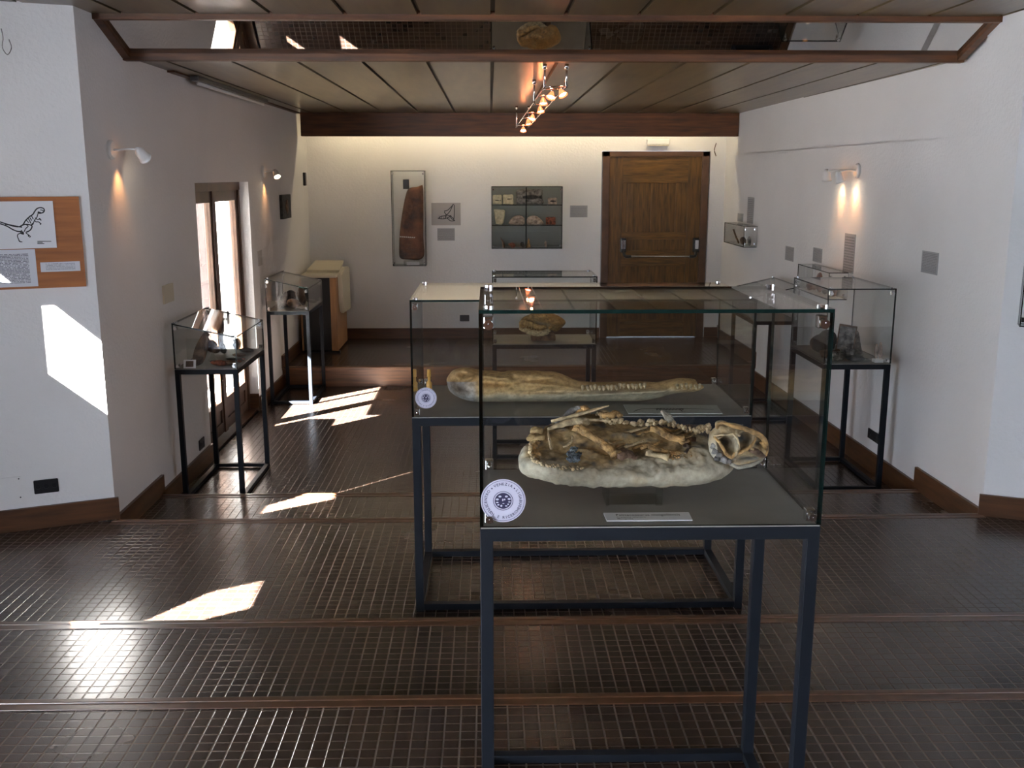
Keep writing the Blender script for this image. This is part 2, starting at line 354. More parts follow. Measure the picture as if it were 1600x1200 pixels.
def textrow(bm, s, O, u, v, size, maxw=None):
    O = Vector(O); u = Vector(u); v = Vector(v); tot = sum((.3 if c == ' ' else glyph(c)[2]) for c in s)*size
    k = min(1, maxw/tot) if maxw else 1; x = 0
    for c in s:
        if c != ' ': put_glyph(bm, c, O+u*x*k, u*k, v, size)
        x += (.3 if c == ' ' else glyph(c)[2])*size
def stroke(bm, pts, w, n, k=4):   # ink line as a thin ribbon lying on a surface with normal n
    pp = smoothpath(pts, k) if k > 1 else [Vector(p) for p in pts]; n = Vector(n).normalized(); pr = None
    for i, p in enumerate(pp):
        t = (pp[min(i+1, len(pp)-1)]-pp[max(i-1, 0)]).normalized(); s = t.cross(n)*w/2
        cu = (bm.verts.new(p+s), bm.verts.new(p-s))
        if pr: bm.faces.new((pr[0], pr[1], cu[1], cu[0]))
        pr = cu
def sheet(name, O, u, v, w, h, t, mat, parent=None, mats=None):
    """thin panel with UVs over its face: O is the lower left corner, seen from u x v"""
    u = Vector(u).normalized(); v = Vector(v).normalized(); n = u.cross(v); O = Vector(O); bm = nb()
    fs = prism(bm, [O, O+u*w, O+u*w+v*h, O+v*h], n*t); uvl = bm.loops.layers.uv.new('UVMap')
    for f in bm.faces:
        for l in f.loops: r = l.vert.co-O; l[uvl].uv = (r.dot(u)/w, r.dot(v)/h)
    return obj(name, bm, mat, parent)

# ================================================================== ROOM
XL, XR = -2.15, 2.84; YB = 12.08; YBE = 11.5; ZC = 2.39; ZN = 2.562; YM0, YM1 = 5.765, 6.2
LV = [(-3.0, 3.04, 0.0), (3.04, 3.87, -.11), (3.87, 5.44, -.22), (5.44, 6.24, -.33), (6.24, 10.2, -.44), (10.2, YB+.2, -.24)]
for i, (y0, y1, z) in enumerate(LV):
    bm = nb()
    if i < 2: bx(bm, -3.3, 3.9, y0, y1, z-.5, z)
    elif i == 2: prism(bm, [(-3.3, y0, z-.5), (3.9, y0, z-.5), (3.9, y1, z-.5), (-3.3, y1, z-.5)], (0, 0, .5))
    else: bx(bm, XL-.25, XR+.2, y0, y1, z-.5, z)
    struct('floor', bm, M['tile'])
tn = 0
def trim(bm, mat):
    global tn; tn += 1; return struct('trim_%d' % tn, bm, mat)
for (y, z, x0, x1) in ((3.04, 0, -3.3, 3.9), (3.87, -.11, -3.3, 3.9), (5.44, -.22, XL, XR), (6.24, -.33, XL, XR)):
    bm = nb(); bx(bm, x0, x1, y-.050, y+.012, z-.016, z+.003, 0, .002)
    bx(bm, x0, x1, y-.012, y+.016, z-.020, z+.007, 0, .004)
    trim(bm, M['nosing'])
bm = nb(); bx(bm, XL, XR, 10.185, 10.2, -.44, -.24); bx(bm, XL, XR, 10.165, 10.25, -.265, -.234, 0, .004); trim(bm, M['riser'])

def wallholes(name, axis, c0, c1, a0, a1, z0, z1, holes, mat=None):
    """wall slab; axis 'x': plane x in (c0,c1), runs along y a0..a1. holes: rectangles (a,b,za,zb)"""
    As = sorted({a0, a1, *[h[0] for h in holes], *[h[1] for h in holes]}); Zs = sorted({z0, z1, *[h[2] for h in holes], *[h[3] for h in holes]})
    bm = nb()
    for a, b in zip(As, As[1:]):
        run = None
        for c, d in zip(Zs, Zs[1:]):
            mid = ((a+b)/2, (c+d)/2)
            if any(h[0] < mid[0] < h[1] and h[2] < mid[1] < h[3] for h in holes): continue
            if axis == 'x': bx(bm, c0, c1, a, b, c, d)
            else: bx(bm, a, b, c0, c1, c, d)
    return struct(name, bm, mat or M['wall'])
def wallpoly(name, pts, z0, z1):
    bm = nb(); prism(bm, [(x, y, z0) for x, y in pts], (0, 0, z1-z0)); return struct(name, bm, M['wall'])
DY0, DY1, DZ1 = 7.47, 9.12, 1.65
wallholes('wall_left', 'x', XL-.22, XL, 5.5, YB, -.9, 2.6, [(DY0, DY1, -.44, DZ1)])
bm = nb(); bx(bm, XL-.22, XL-.02, DY0, DY1, -.46, -.425); trim(bm, M['nosing'])
# near left splay, and unseen side wall with openings shaped for sun patches
wallpoly('wall_front_left', [(XL, 5.5), (-3.3, 5.02), (-3.3, 5.25), (XL-.21, 5.71)], -.9, 2.6)
openA = [(4.47, 1.36), (4.47, 1.73), (4.41, 1.81), (4.27, 1.75), (4.27, 1.30)]  # hole outlines worked back from the sun patches they cast
openD = [(4.086, 1.394), (3.909, 1.529), (3.747, 1.531), (3.905, 1.176), (4.075, 1.185)]
openB = [(2.318, 1.14), (2.31, 1.21), (2.40, 1.363), (2.292, 1.561), (1.947, 1.572), (2.1, 1.25), (2.172, 1.17)]
openC = [(4.545, 1.725), (4.545, 1.835), (4.482, 1.800)]
def boolwall(name, x0, x1, y0, y1, z0, z1, polys, rects):
    w = wallholes('w_tmp', 'x', x0, x1, y0, y1, z0, z1, []); cb = nb()
    for p in polys: prism(cb, [(x0-.2, a, b) for a, b in p], (x1-x0+.4, 0, 0))
    for (a, b, c, d) in rects: bx(cb, x0-.2, x1+.2, a, b, c, d)
    c = obj('cut', cb, M['wall']); md = w.modifiers.new('b', 'BOOLEAN'); md.object = c; md.operation = 'DIFFERENCE'; md.solver = 'EXACT'
    me = bpy.data.meshes.new_from_object(w.evaluated_get(bpy.context.evaluated_depsgraph_get()))
    o = bpy.data.objects.new(name, me); COL.objects.link(o); o['kind'] = 'structure'
    bpy.data.objects.remove(w); bpy.data.objects.remove(c); return o
boolwall('wall_side_left', -3.34, -3.30, -3.2, 5.25, -.9, 2.6, [openA, openB, openC, openD], [(-1.6, 1.0, .12, 1.48)])
wallholes('wall_side_right', 'x', 3.9, 4.0, -3.2, 5.25, -.9, 2.6, [(-1.1, 1.5, .85, 2.15)])
wallholes('wall_rear', 'y', -3.1, -3.0, -3.34, 4.0, -.1, 2.6, [], M['beam'])
wallpoly('wall_front_right', [(XR, 5.45), (3.9, 5.0), (3.9, 5.25), (XR, 5.67)], -.9, 2.6)
# right wall: upper plane and the thicker lower lining that tapers out towards the camera
bm = nb(); prism(bm, [(XR+.035, 5.50, -.9), (XR+.25, 5.50, -.9), (XR+.25, YB, -.9), (2.80, YB, -.9)], (0, 0, 3.5)); struct('wall_right', bm, M['wall'])
bm = nb(); prism(bm, [(2.738, 11.72, -.44), (XR, 5.45, -.44), (XR+.04, 5.45, -.44), (2.815, 11.72, -.44)], (0, 0, 2.37))
prism(bm, [(XR-.007, 5.9, 1.93), (XR, 5.45, 1.93), (XR+.04, 5.45, 1.93), (XR+.04, 5.9, 1.93)], (0, 0, .64))
struct('wall_right_lining', bm, M['wall'])
wallholes('wall_back', 'y', YB, YB+.2, XL-.2, 3.1, -.9, 2.6, [(1.33, 2.62, -.3, 1.99)])
# ceilings
def ceiling(x0, x1, y0, y1, z):
    bm = nb(); g = .012
    xs = [.02+.40*k for k in range(-12, 13)]; xs = [x for x in xs if x0+.02 < x < x1-.02]; ed = [x0]+xs+[x1]
    for a, b in zip(ed, ed[1:]):
        bx(bm, a+(g if a != x0 else 0), b-(g if b != x1 else 0), y0, y1, z, z+.02)
    bx(bm, x0, x1, y0, y1, z+.02, z+.06, 1)
    struct('ceiling', bm, None, mats=[M['ceil'], M['groove']])
ceiling(XL, XR+.045, YM1, YB, ZC); ceiling(-3.3, 3.9, -3.0, YM0, ZN)
bm = nb(); prism(bm, [(XL-.2, YM0-.1, ZN+.06), (XL-.2, YB+.2, ZN+.06), (XR+.3, YB+.2, ZN+.06), (XR+.3, YM0-.1, ZN+.06)], (0, 0, .1)); struct('ceiling', bm, M['wall'])
bm = nb(); bx(bm, -3.5, 4.2, -3.2, YM0+.1, ZN+.06, ZN+.16); struct('ceiling', bm, M['wall'])
# beam and the tube behind it
bm = nb(); bx(bm, -2.10, 2.80, YBE, YBE+.09, 2.135, ZC, 0, .004); trim(bm, M['beam'])
bm = nb(); bx(bm, XL, XL+.05, 7.0, YBE, ZC-.012, ZC+.002); trim(bm, M['beam'])
# mirror strip across the ceiling drop
mt = thing('ceiling_mirror', 'long sloping mirror strip in a brown wood frame across the ceiling', 'mirror', (.35, YM1, ZC))
bm = nb(); m0, m1 = XL+.03, XR+.02
zt_ = ZC+.004+.38*(YM1-YM0-.02)
prism(bm, [(m0, YM0+.02, zt_), (m1, YM0+.02, zt_), (m1, YM1, ZC+.004), (m0, YM1, ZC+.004)], (0, .02, .07)); gl = obj('mirror_glass', bm, M['mirror'])
bm = nb(); bx(bm, XL, XR, YM0-.02, YM0+.03, ZN-.03, ZN+.02, 0, .003); bx(bm, XL, XR, YM1-.03, YM1+.03, ZC-.026, ZC+.03, 0, .003)
for s, x in ((1, XL), (-1, XR)):
    a = sorted((x, x+s*.045)); prism(bm, [(a[0], YM0, ZN-.03), (a[1], YM0, ZN-.03), (a[1], YM1, ZC-.026), (a[0], YM1, ZC-.026)], (0, .01, .05))
fr = obj('frame', bm, M['beam']); adopt(mt, gl, fr)

# baseboards
def bb(name, segs, h=.115, t=.02, mat=None):
    """segs: (x0,y0,x1,y1,z, nx,ny)"""
    for (x0, y0, x1, y1, z, nx, ny) in segs:
        bm = nb(); n = Vector((nx, ny, 0)).normalized()*t; prism(bm, [(x0, y0, z), (x1, y1, z), (x1, y1, z+h), (x0, y0, z+h)], n); struct(name, bm, M['skirt'])
k = .43; dn = (.388, -.922)
bb('baseboard_left', [(XL, 5.5, XL, 6.30, -.335, 1, 0), (XL, 6.22, XL, DY0, -.44, 1, 0), (XL, DY1, XL, 10.22, -.44, 1, 0), (XL, 10.16, XL, YB, -.24, 1, 0)], .13)
bb('baseboard_left', [(XL, DY1, XL-.1, DY1, -.44, 0, -1)], .16)
bb('baseboard_front_left', [(-3.3, 5.02, XL+.02, 5.505, -.22, .388, -.922)], .125)
rx = lambda y: 2.738+(2.84-2.738)*(11.72-y)/(11.72-5.45)
bb('baseboard_right', [(XR, 5.44, rx(6.30), 6.30, -.335, -1, 0), (rx(6.22), 6.22, rx(10.22), 10.22, -.44, -1, 0), (rx(10.16), 10.16, rx(11.72), 11.72, -.24, -1, 0), (2.80, 11.7, 2.80, YB, -.24, -1, 0)], .15)
bb('baseboard_front_right', [(XR-.02, 5.452, 3.9, 5.0, -.22, -.39, -.92)], .125)
bb('baseboard_back', [(XL, YB, 1.33, YB, -.24, 0, -1), (2.62, YB, 2.80, YB, -.24, 0, -1)], .125)

# ---- door 1: glazed double door in the left wall
d1 = thing('door_1', 'x', 'door', (XL-.12, 8.3, -.44)); del d1['label'], d1['category']; d1['kind'] = 'structure'
X0, X1 = XL-.15, XL-.10
def leaf(y0, y1, zb=-.42, zt=DZ1-.07):
    st = .075; bm = nb()
    bx(bm, X0, X1, y0, y0+st, zb, zt, 0, .004); bx(bm, X0, X1, y1-st, y1, zb, zt, 0, .004)
    bx(bm, X0, X1, y0+st, y1-st, zt-.09, zt, 0, .003); bx(bm, X0, X1, y0+st, y1-st, zb, zb+.09, 0, .003); bx(bm, X0, X1, y0+st, y1-st, -.22, -.15, 0, .003)
    bx(bm, X0+.015, X1-.015, y0+st, y1-st, zb+.09, -.22)
    a = obj('leaf', bm, M['frame_dk']); bm = nb(); bx(bm, X0+.02, X1-.022, y0+st, y1-st, -.15, zt-.09); b = obj('pane', bm, M['pane'])
    adopt(d1, a); b.parent = a; return a
l1 = leaf(DY0+.03, 8.28); l2 = leaf(8.29, DY1-.03)
bm = nb(); bx(bm, X0-.02, X1+.015, DY0, DY0+.035, -.44, DZ1); bx(bm, X0-.02, X1+.015, DY1-.035, DY1, -.44, DZ1); bx(bm, X0-.02, X1+.02, DY0, DY1, DZ1-.07, DZ1)
bx(bm, X1, X1+.012, 8.24, 8.33, -.42, DZ1-.07)
adopt(d1, obj('door_frame', bm, M['frame_dk']))
bm = nb(); bx(bm, X1+.012, X1+.02, 8.315, 8.345, .42, .60, 0, .003); cyl(bm, (X1+.015, 8.33, .53), (X1+.065, 8.33, .53), .009); cyl(bm, (X1+.06, 8.33, .49), (X1+.06, 8.33, .60), .010)
obj('handle', bm, M['chrome'], l2)

# ---- door 2: wooden fire door with panic bar
d2 = thing('door_2', 'x', 'door', (1.975, YB, -.24)); del d2['label'], d2['category']; d2['kind'] = 'structure'
xa, xb, zt = 1.34, 2.61, 1.985
bm = nb(); bx(bm, xa, xa+.085, YB-.005, YB+.1, -.24, zt, 0, .004); bx(bm, xb-.085, xb, YB-.005, YB+.1, -.24, zt, 0, .004); bx(bm, xa, xb, YB-.005, YB+.1, zt-.06, zt, 0, .004)
adopt(d2, obj('door_frame', bm, M['frame_dk']))
la, lb, lz = xa+.085, xb-.085, zt-.06; bm = nb(); Y = YB+.02
bx(bm, la, lb, Y+.012, Y+.05, -.235, lz)
for x0, x1 in ((la, la+.16), (la+.16+.0, la+.16), (lb-.16, lb)):
    if x1 > x0: bx(bm, x0, x1, Y, Y+.02, -.235, lz, 0, .003)
mid = (la+lb)/2
for z0, z1 in ((-.23, -.02), (.63, .82), (.95, 1.04), (1.62, lz)): bx(bm, la+.16, lb-.16, Y+.002, Y+.02, z0, z1, 1, .003)
for x in (mid-.045, mid-.33, mid+.25): bx(bm, x, x+(.09 if x == mid-.045 else .075), Y+.004, Y+.02, 1.04, 1.62, 0, .003)
bx(bm, mid-.045, mid+.045, Y+.004, Y+.02, -.02, .63, 0, .003)
adopt(d2, obj('leaf', bm, None, mats=[M['oak'], M['oakh']]))
bm = nb()
for x in (1.60, 2.48): bx(bm, x-.035, x+.035, YB-.07, YB+.02, .80, .97, 0, .012); tube(bm, [(x, YB-.05, .82), (x+(.02 if x < 2 else -.02), YB-.09, .76), (x+(.09 if x < 2 else -.09), YB-.10, .755)], .018, 8)
pb = obj('panic_bar_housing', bm, M['black'], smooth=False); adopt(d2, pb)
bm = nb(); cyl(bm, (1.68, YB-.10, .755), (2.40, YB-.10, .755), .013)
for x in (1.60, 2.48): bx(bm, x-.022, x+.022, YB-.078, YB-.068, .84, .95, 0, .004)
adopt(d2, obj('panic_bar', bm, M['chrome']))

# ---- outside, seen through the glazed door, plus unseen added sun blockers
bm = nb(); bx(bm, -14, XL-.22, -8, 20, -.6, -.47); g_ = struct('floor_terrace', bm, M['ext_ground'])
bm = nb(); bx(bm, -9, -2.45, 12.6, 12.8, -.47, 4.5); tag(obj('garden_wall', bm, M['ext_white']), 'bright sunlit white wall outside the glazed door', 'wall')
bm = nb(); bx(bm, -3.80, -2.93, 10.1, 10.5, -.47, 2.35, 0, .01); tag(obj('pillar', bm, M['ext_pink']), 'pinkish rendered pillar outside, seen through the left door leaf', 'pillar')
bm = nb(); prism(bm, [(-4.55, 5.4, 2.28), (XL-.24, 5.4, 2.28), (XL-.24, 10.0, 2.28), (-6.6, 10.0, 2.28), (-6.6, 7.1, 2.28), (-4.55, 7.1, 2.28)], (0, 0, .12)); tag(obj('canopy', bm, M['ext_pink']), 'pinkish canopy slab above the glazed door outside', 'canopy')  # far side extended out of view to shade the pillar
bm = nb(); prism(bm, [(-3.45, 1.0, 2.3), (-3.45, -7.5, 2.3), (-7.3, -7.5, 2.3), (-7.3, -2.5, 2.3), (-4.2, .5, 2.3)], (0, 0, .09)); bx(bm, -9, 2, -7.5, -3.2, 2.4, 2.5); tag(obj('sun_block_slab', bm, M['ext_white']), 'unseen slab added outside to block the sun from the side window', 'sun blocker')  # unseen slab added to keep direct sun out of the near room
bm = nb(); bx(bm, -2.78, -2.52, 6.85, 7.60, -.47, .47, 0, .01); tag(obj('sun_block_box', bm, M['ext_pink']), 'low block added outside to keep sun off the lower left door leaf', 'planter')  # unseen block added to trim the sun patch from the left leaf
# unseen windows added to admit the daylight fill lamps
wn = 0
for ax, c, a0, a1, z0, z1 in (('x', -3.32, -1.6, 1.0, .12, 1.48), ('x', 3.95, -1.1, 1.5, .85, 2.15)):
    wn += 1; bm = nb(); bars = [(a0, a0+.06, z0, z1), (a1-.06, a1, z0, z1), (a0, a1, z0, z0+.06), (a0, a1, z1-.06, z1), ((a0+a1)/2-.03, (a0+a1)/2+.03, z0, z1)]
    for a, b, c0, c1 in bars:
        if ax == 'x': bx(bm, c-.02, c+.02, a, b, c0, c1)
        else: bx(bm, a, b, c-.02, c+.02, c0, c1)
    struct('window_%d' % wn, bm, M['frame_dk'])

# ================================================================== SHOWCASES
def clamp_bm(c, s=.011, dx=1, dy=1):
    bm = nb(); x, y, z = c
    bx(bm, x-s, x+s, y-s, y+s, z-s*1.3, z+s*1.3, 0, .002)
    cyl(bm, (x, y+dy*s, z), (x, y-dy*(-1)*0-dy*s*2.2, z), s*.55, 12); blob(bm, (x, y-s*2.0, z), s*.6, 2, 0)
    return bm
def case(name, label, x0, x1, y0, y1, z0, zt, ztops, glass_h, leg=.034, lectern=None, cat='display case', group=None, lift=0, sticker=None):
    """table showcase. zt: tray height. glass_h: height of glass box; lectern: heights (x0 side, x1 side) of sloping top"""
    root = thing(name, label, cat, ((x0+x1)/2, (y0+y1)/2, z0), group); q = leg; S = M['steel']
    for x in (x0, x1-q):
        for y in (y0, y1-q): adopt(root, box('leg', x, x+q, y, y+q, z0, zt-q, S, bev=.002))
    for (a, b, c, d, e) in ((x0, x1, y0, y0+q, 0), (x0, x1, y1-q, y1, 0), (x0, x0+q, y0+q, y1-q, 0), (x1-q, x1, y0+q, y1-q, 0)):
        adopt(root, box('top_rail', a, b, c, d, zt-q-.004, zt-.004, S, bev=.0015))
    for (a, b, c, d) in ((x0+q, x1-q, y0, y0+q), (x0+q, x1-q, y1-q, y1), (x0, x0+q, y0+q, y1-q), (x1-q, x1, y0+q, y1-q)):
        adopt(root, box('bottom_rail', a, b, c, d, z0+.006+lift, z0+.006+lift+q*.8, S, bev=.0015))
    adopt(root, box('tray', x0+.002, x1-.002, y0+.002, y1-.002, zt-.010, zt-.001, M['traym']))
    hl, hr = lectern or (glass_h, glass_h); g = .008; e = .0004
    def pane(pts, n):
        bm = nb(); fs = prism(bm, pts, n); nn = Vector(n).normalized()
        for f in fs: f.material_index = 0 if abs(f.normal.dot(nn)) > .9 else 1
        p = obj('glass_panel', bm, None, mats=[M['glass'], M['glassedge']]); adopt(root, p); return p
    zb = zt
    pane([(x0, y0, zb), (x1, y0, zb), (x1, y0, zb+hr), (x0, y0, zb+hl)], (0, g, 0))
    pane([(x0, y1-g, zb), (x1, y1-g, zb), (x1, y1-g, zb+hr), (x0, y1-g, zb+hl)], (0, g, 0))
    pane([(x0, y0+g+e, zb), (x0, y1-g-e, zb), (x0, y1-g-e, zb+hl), (x0, y0+g+e, zb+hl)], (g, 0, 0))
    pane([(x1-g, y0+g+e, zb), (x1-g, y1-g-e, zb), (x1-g, y1-g-e, zb+hr), (x1-g, y0+g+e, zb+hr)], (g, 0, 0))
    pane([(x0, y0, zb+hl+e), (x1, y0, zb+hr+e), (x1, y1, zb+hr+e), (x0, y1, zb+hl+e)], (0, 0, g))
    i = .022
    for x, h in ((x0+i, hl), (x1-i, hr)):
        for y in (y0+i, y1-i):
            for z in (zb+.020, zb+h-.022): adopt(root, obj('glass_clamp', clamp_bm((x, y, z)), M['chrome']))
            bm = nb(); cyl(bm, (x, y, zb+h+g), (x, y, zb+h+g+.008), .012, 14); adopt(root, obj('clamp_cap', bm, M['chrome']))
            s = 1 if y < (y0+y1)/2 else -1
            for zz, rr in ((zb+.02, .009), (zb+h-.025, .011)): bm = nb(); cyl(bm, (x, y0-.006 if s > 0 else y1, zz), (x, y0 if s > 0 else y1+.006, zz), rr, 14); adopt(root, obj('clamp_screw', bm, M['chrome']))
    if sticker:
        cx, cz, r = sticker; yy = y0-.0006; bm = nb(); lathe(bm, [(0, 0), (0, r)], (cx, yy, cz), (0, -1, 0), 48)
        st = obj('sticker', bm, M['sticker']); adopt(root, st); st['label'] = 'round lilac sticker lettered VENEZIA CENTRO STUDI E RICERCHE LIGABUE'
        bm = nb(); yy -= .0006
        def word(s, mid, outward=True, size=.15):   # letters around the rim; angle clockwise from the top
            n = len(s); step = math.radians(9.4 if outward else 8.9)
            for i_, ch in enumerate(s):
                if ch == ' ': continue
                a = mid+(i_-(n-1)/2)*step*(1 if outward else -1)
                rad = Vector((math.sin(a), 0, math.cos(a))); tan = Vector((math.cos(a), 0, -math.sin(a)))
                if not outward: rad, tan = -rad, -tan
                gw = glyph(ch)[2]; c_ = Vector((cx, yy, cz))+(rad if outward else -rad)*r*(.72 if outward else .83)
                put_glyph(bm, ch, c_-tan*gw*size*1.0*r/2, tan, rad, size*1.0*r*1.15)
        word('VENEZIA', 0); word('CENTRO', math.radians(-80)); word('LIGABUE', math.radians(81)); word('STUDI E RICERCHE', math.radians(183), False)
        for a in (-41, 41): lathe(bm, [(0, 0), (0, r*.035)], (cx+r*.76*math.sin(math.radians(a)), yy, cz+r*.76*math.cos(math.radians(a))), (0, -1, 0), 10)
        lathe(bm, [(0, r*.925), (0, r*.945)], (cx, yy, cz), (0, -1, 0), 48); lathe(bm, [(0, r*.42), (0, r*.445)], (cx, yy, cz), (0, -1, 0), 40)
        lt = obj('lettering', bm, M['navy']); lt.parent = st
        bm = nb(); lathe(bm, [(0, 0), (0, r*.37)], (cx, yy, cz), (0, -1, 0), 36); em = obj('emblem', bm, M['navy']); em.parent = st
        bm = nb(); yy -= .0006
        for (a, d, s1, s2) in ((-35, .25, .07, .045), (35, .25, .07, .045), (-75, .27, .07, .05), (72, .28, .07, .05), (100, .28, .06, .03), (-105, .27, .06, .03), (-20, .05, .03, .06), (45, .09, .04, .04), (-160, .24, .05, .05), (-130, .28, .05, .04), (150, .27, .06, .03), (125, .27, .045, .03), (175, .12, .05, .02)):
            c_ = Vector((cx+d*r*math.sin(math.radians(a)), yy, cz+d*r*math.cos(math.radians(a)))); V = [bm.verts.new(c_+Vector((math.cos(t)*s1*r, 0, math.sin(t)*s2*r))) for t in [2*math.pi*j/9 for j in range(9)]]; bm.faces.new(V)
        ew = obj('emblem_figure', bm, M['sticker']); ew.parent = st
    return root
C1 = case('display_case', 'foremost tall glass showcase on steel legs holding a dinosaur skeleton', -.026, .772, 2.205, 2.68, 0, .90, None, .50, .031, sticker=(.028, .965, .052))
C2 = case('display_case', 'wide glass showcase on steel legs holding a long crocodile fossil, second from the front', -.340, 1.135, 4.20, 4.88, -.22, .68, None, .50, .036, sticker=(-.278, .765, .046))
C3 = case('display_case', 'glass showcase in the middle of the hall holding a toothed skull', .015, .80, 7.42, 7.90, -.44, .46, None, .50, .032)
CL1 = case('display_case', 'sloping glass showcase in front of the glazed door, nearest on the left wall', -2.07, -1.66, 6.47, 7.27, -.44, .46, None, .3, .032, lectern=(.295, .205))
CL2 = case('display_case', 'sloping glass showcase past the glazed door, its leg lit by the sun', -2.10, -1.70, 9.35, 10.13, -.44, .46, None, .3, .032, lectern=(.295, .205))
CR2 = case('display_case', 'tall square glass showcase by the right wall with a leaning picture', 2.245, 2.70, 6.56, 7.33, -.44, .46, None, .5, .034)
CR1 = case('display_case', 'sloping glass showcase further along the right wall', 2.30, 2.69, 8.60, 9.40, -.44, .46, None, .3, .032, lectern=(.205, .295))

# wall-hung glass boxes
def wallbox(name, label, x0, x1, y0, y1, z0, z1, shelves=(), base=True, wall='y'):
    root = thing(name, label, 'wall display case', ((x0+x1)/2, (y0+y1)/2, z0)); g = .006; e = .0004
    def pane(nm, a, b, c, d, f, h, axis):
        bm = nb(); bx(bm, a, b, c, d, f, h); bm.normal_update()
        for fc in bm.faces: fc.material_index = 0 if abs(fc.normal[axis]) > .9 else 1
        adopt(root, obj(nm, bm, None, mats=[M['glass'], M['glassedge']]))
    pane('glass_panel', x0, x1, y0, y0+g, z0, z1, 1)
    if wall == 'x': pane('glass_panel', x0, x1, y1-g, y1, z0, z1, 1)
    pane('glass_panel', x0, x0+g, y0+g+e, y1-g-e, z0, z1, 0)
    if wall == 'y': pane('glass_panel', x1-g, x1, y0+g+e, y1-g-e, z0, z1, 0)
    pane('glass_panel', x0, x1, y0, y1, z1+e, z1+g, 2); pane('glass_panel', x0, x1, y0, y1, z0-g, z0-e, 2)
    for s in shelves: pane('shelf', x0+g+e, x1-g-e, y0+g+e, y1-g-e, s-g, s, 2)
    for x in (x0+.02, x1-.02):
        for z in (z0+.03, z1-.03):
            bm = nb(); s_ = .009; bx(bm, x-s_, x+s_, y0+g, y0+g+2*s_, z-s_, z+s_, 0, .002); cyl(bm, (x, y0-.006, z), (x, y0, z), .008, 12); adopt(root, obj('glass_clamp', bm, M['chrome']))
    return root
WT = wallbox('wall_display_case', 'tall narrow glass case on the back wall holding a brown slab', -1.148, -.755, 11.86, YB-.002, .665, 1.755)
WC = wallbox('wall_display_case', 'square glass cabinet on the back wall with two shelves of fossils', .020, .850, 11.82, YB-.002, .868, 1.575, shelves=(1.37, 1.135))
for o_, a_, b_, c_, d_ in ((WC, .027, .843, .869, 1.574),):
    adopt(o_, box('back_panel', a_, b_, YB-.012, YB-.006, c_, d_, P('grey_green_back', (.17, .18, .165), .4)))  # opaque grey-green panel, darker than the wall behind
bm = nb(); bx(bm, .02+.4, .02+.41, 11.818, 11.82, .87, 1.57); p_ = obj('door_edge', bm, M['glassedge']); adopt(WC, p_)
WR1 = wallbox('wall_display_case', 'small glass box high on the right wall near the wooden door', 2.61, rx(10.4)-.012, 10.30, 11.18, .985, 1.19, wall='x')
WR2 = wallbox('wall_display_case', 'low glass box on the right wall behind the tall square showcase', 2.63, rx(7.7)-.022, 7.70, 8.50, .758, .96, wall='x')
# right foreground wall case on the splayed wall
wu = Vector((3.9-XR, 5.0-5.45, 0)).normalized(); wn_ = Vector((wu.y, -wu.x, 0))   # towards the viewer
if wn_.y > 0: wn_ = -wn_
O0 = Vector((XR, 5.45, 0))+wu*.085+wn_*.0
root = thing('wall_display_case', 'grey framed glass case with shelves at the right edge of the picture', 'wall display case', O0+Vector((0, 0, .905)))
def wpan(nm, a0, a1, d0, d1, z0, z1, mats, mi=0):
    bm = nb(); P0 = [O0+wu*a+wn_*d+Vector((0, 0, z0)) for a, d in ((a0, d0), (a1, d0), (a1, d1), (a0, d1))]; fs = prism(bm, P0, (0, 0, z1-z0))
    if len(mats) > 1:
        for f in fs: f.material_index = 1 if f.calc_area() < .015 else 0
    adopt(root, obj(nm, bm, None, mats=mats))
Gm = [M['glass'], M['glassedge']]
wpan('back_panel', 0, .9, .002, .008, .905, 1.62, [M['white']]); wpan('glass_panel', 0, .9, .112, .118, .905, 1.62, Gm); wpan('glass_panel', 0, .006, .009, .111, .905, 1.62, Gm)
wpan('glass_panel', 0, .9, .002, .118, 1.621, 1.627, Gm); wpan('glass_panel', 0, .9, .002, .118, .898, .904, Gm)
for z in (1.13, 1.38): wpan('shelf', .007, .9, .01, .11, z, z+.008, [M['glassedge']])
for z in (.935, 1.59): wpan('glass_clamp', .008, .03, .085, .11, z-.012, z+.012, [M['dkmetal']])

# ================================================================== FOSSIL 1 (small dinosaur skeleton on its slab)
fo = thing('dinosaur_fossil', 'ochre dinosaur skeleton with beaked skull lying on a pale stone slab', 'fossil', (.33, 2.42, .94))
SO = Vector((.33, 2.42, 1.000)); Su = Vector((1, 0, 0)); Sv = Vector((0, .93, .37)).normalized(); Sn = Su.cross(Sv)
def S(x, y, lift=0): return hit(x, y, SO, Sn)+Sn*lift
def S2(x, y): r = hit(x, y, SO, Sn)-SO; return (r.dot(Su), r.dot(Sv))
px2m = .00158
out1 = [S2(*p) for p in [(811, 727), (810, 712), (816, 701), (832, 686), (848, 671), (872, 658), (900, 650), (935, 649), (962, 654), (985, 663), (1010, 667), (1050, 672), (1090, 679), (1115, 692), (1140, 706), (1149, 720), (1140, 732), (1110, 743), (1060, 747), (1000, 749), (940, 749), (880, 745), (840, 737), (820, 731)]]
def pig1(a, b, c, co):
    n1 = noise.noise(co*24)+.5*noise.noise(co*70); x = a/.27
    line = -.028+.03*max(0, x)+.02*math.sin(a*22)   # bones lie above this line, bare matrix below it
    bonez = 1/(1+math.exp(-(b-line+n1*.02)*150)); left = max(0, min(1, (-.235-a)*60)); right = max(0, min(1, (a-.17)*40))
    m = 1-bonez*(1-left)*(1-right); return (min(1, max(.0, m+n1*.5)), min(1, max(0, (noise.noise(co*45+Vector((5, 5, 5)))-.15)*2.2))*bonez*.8)
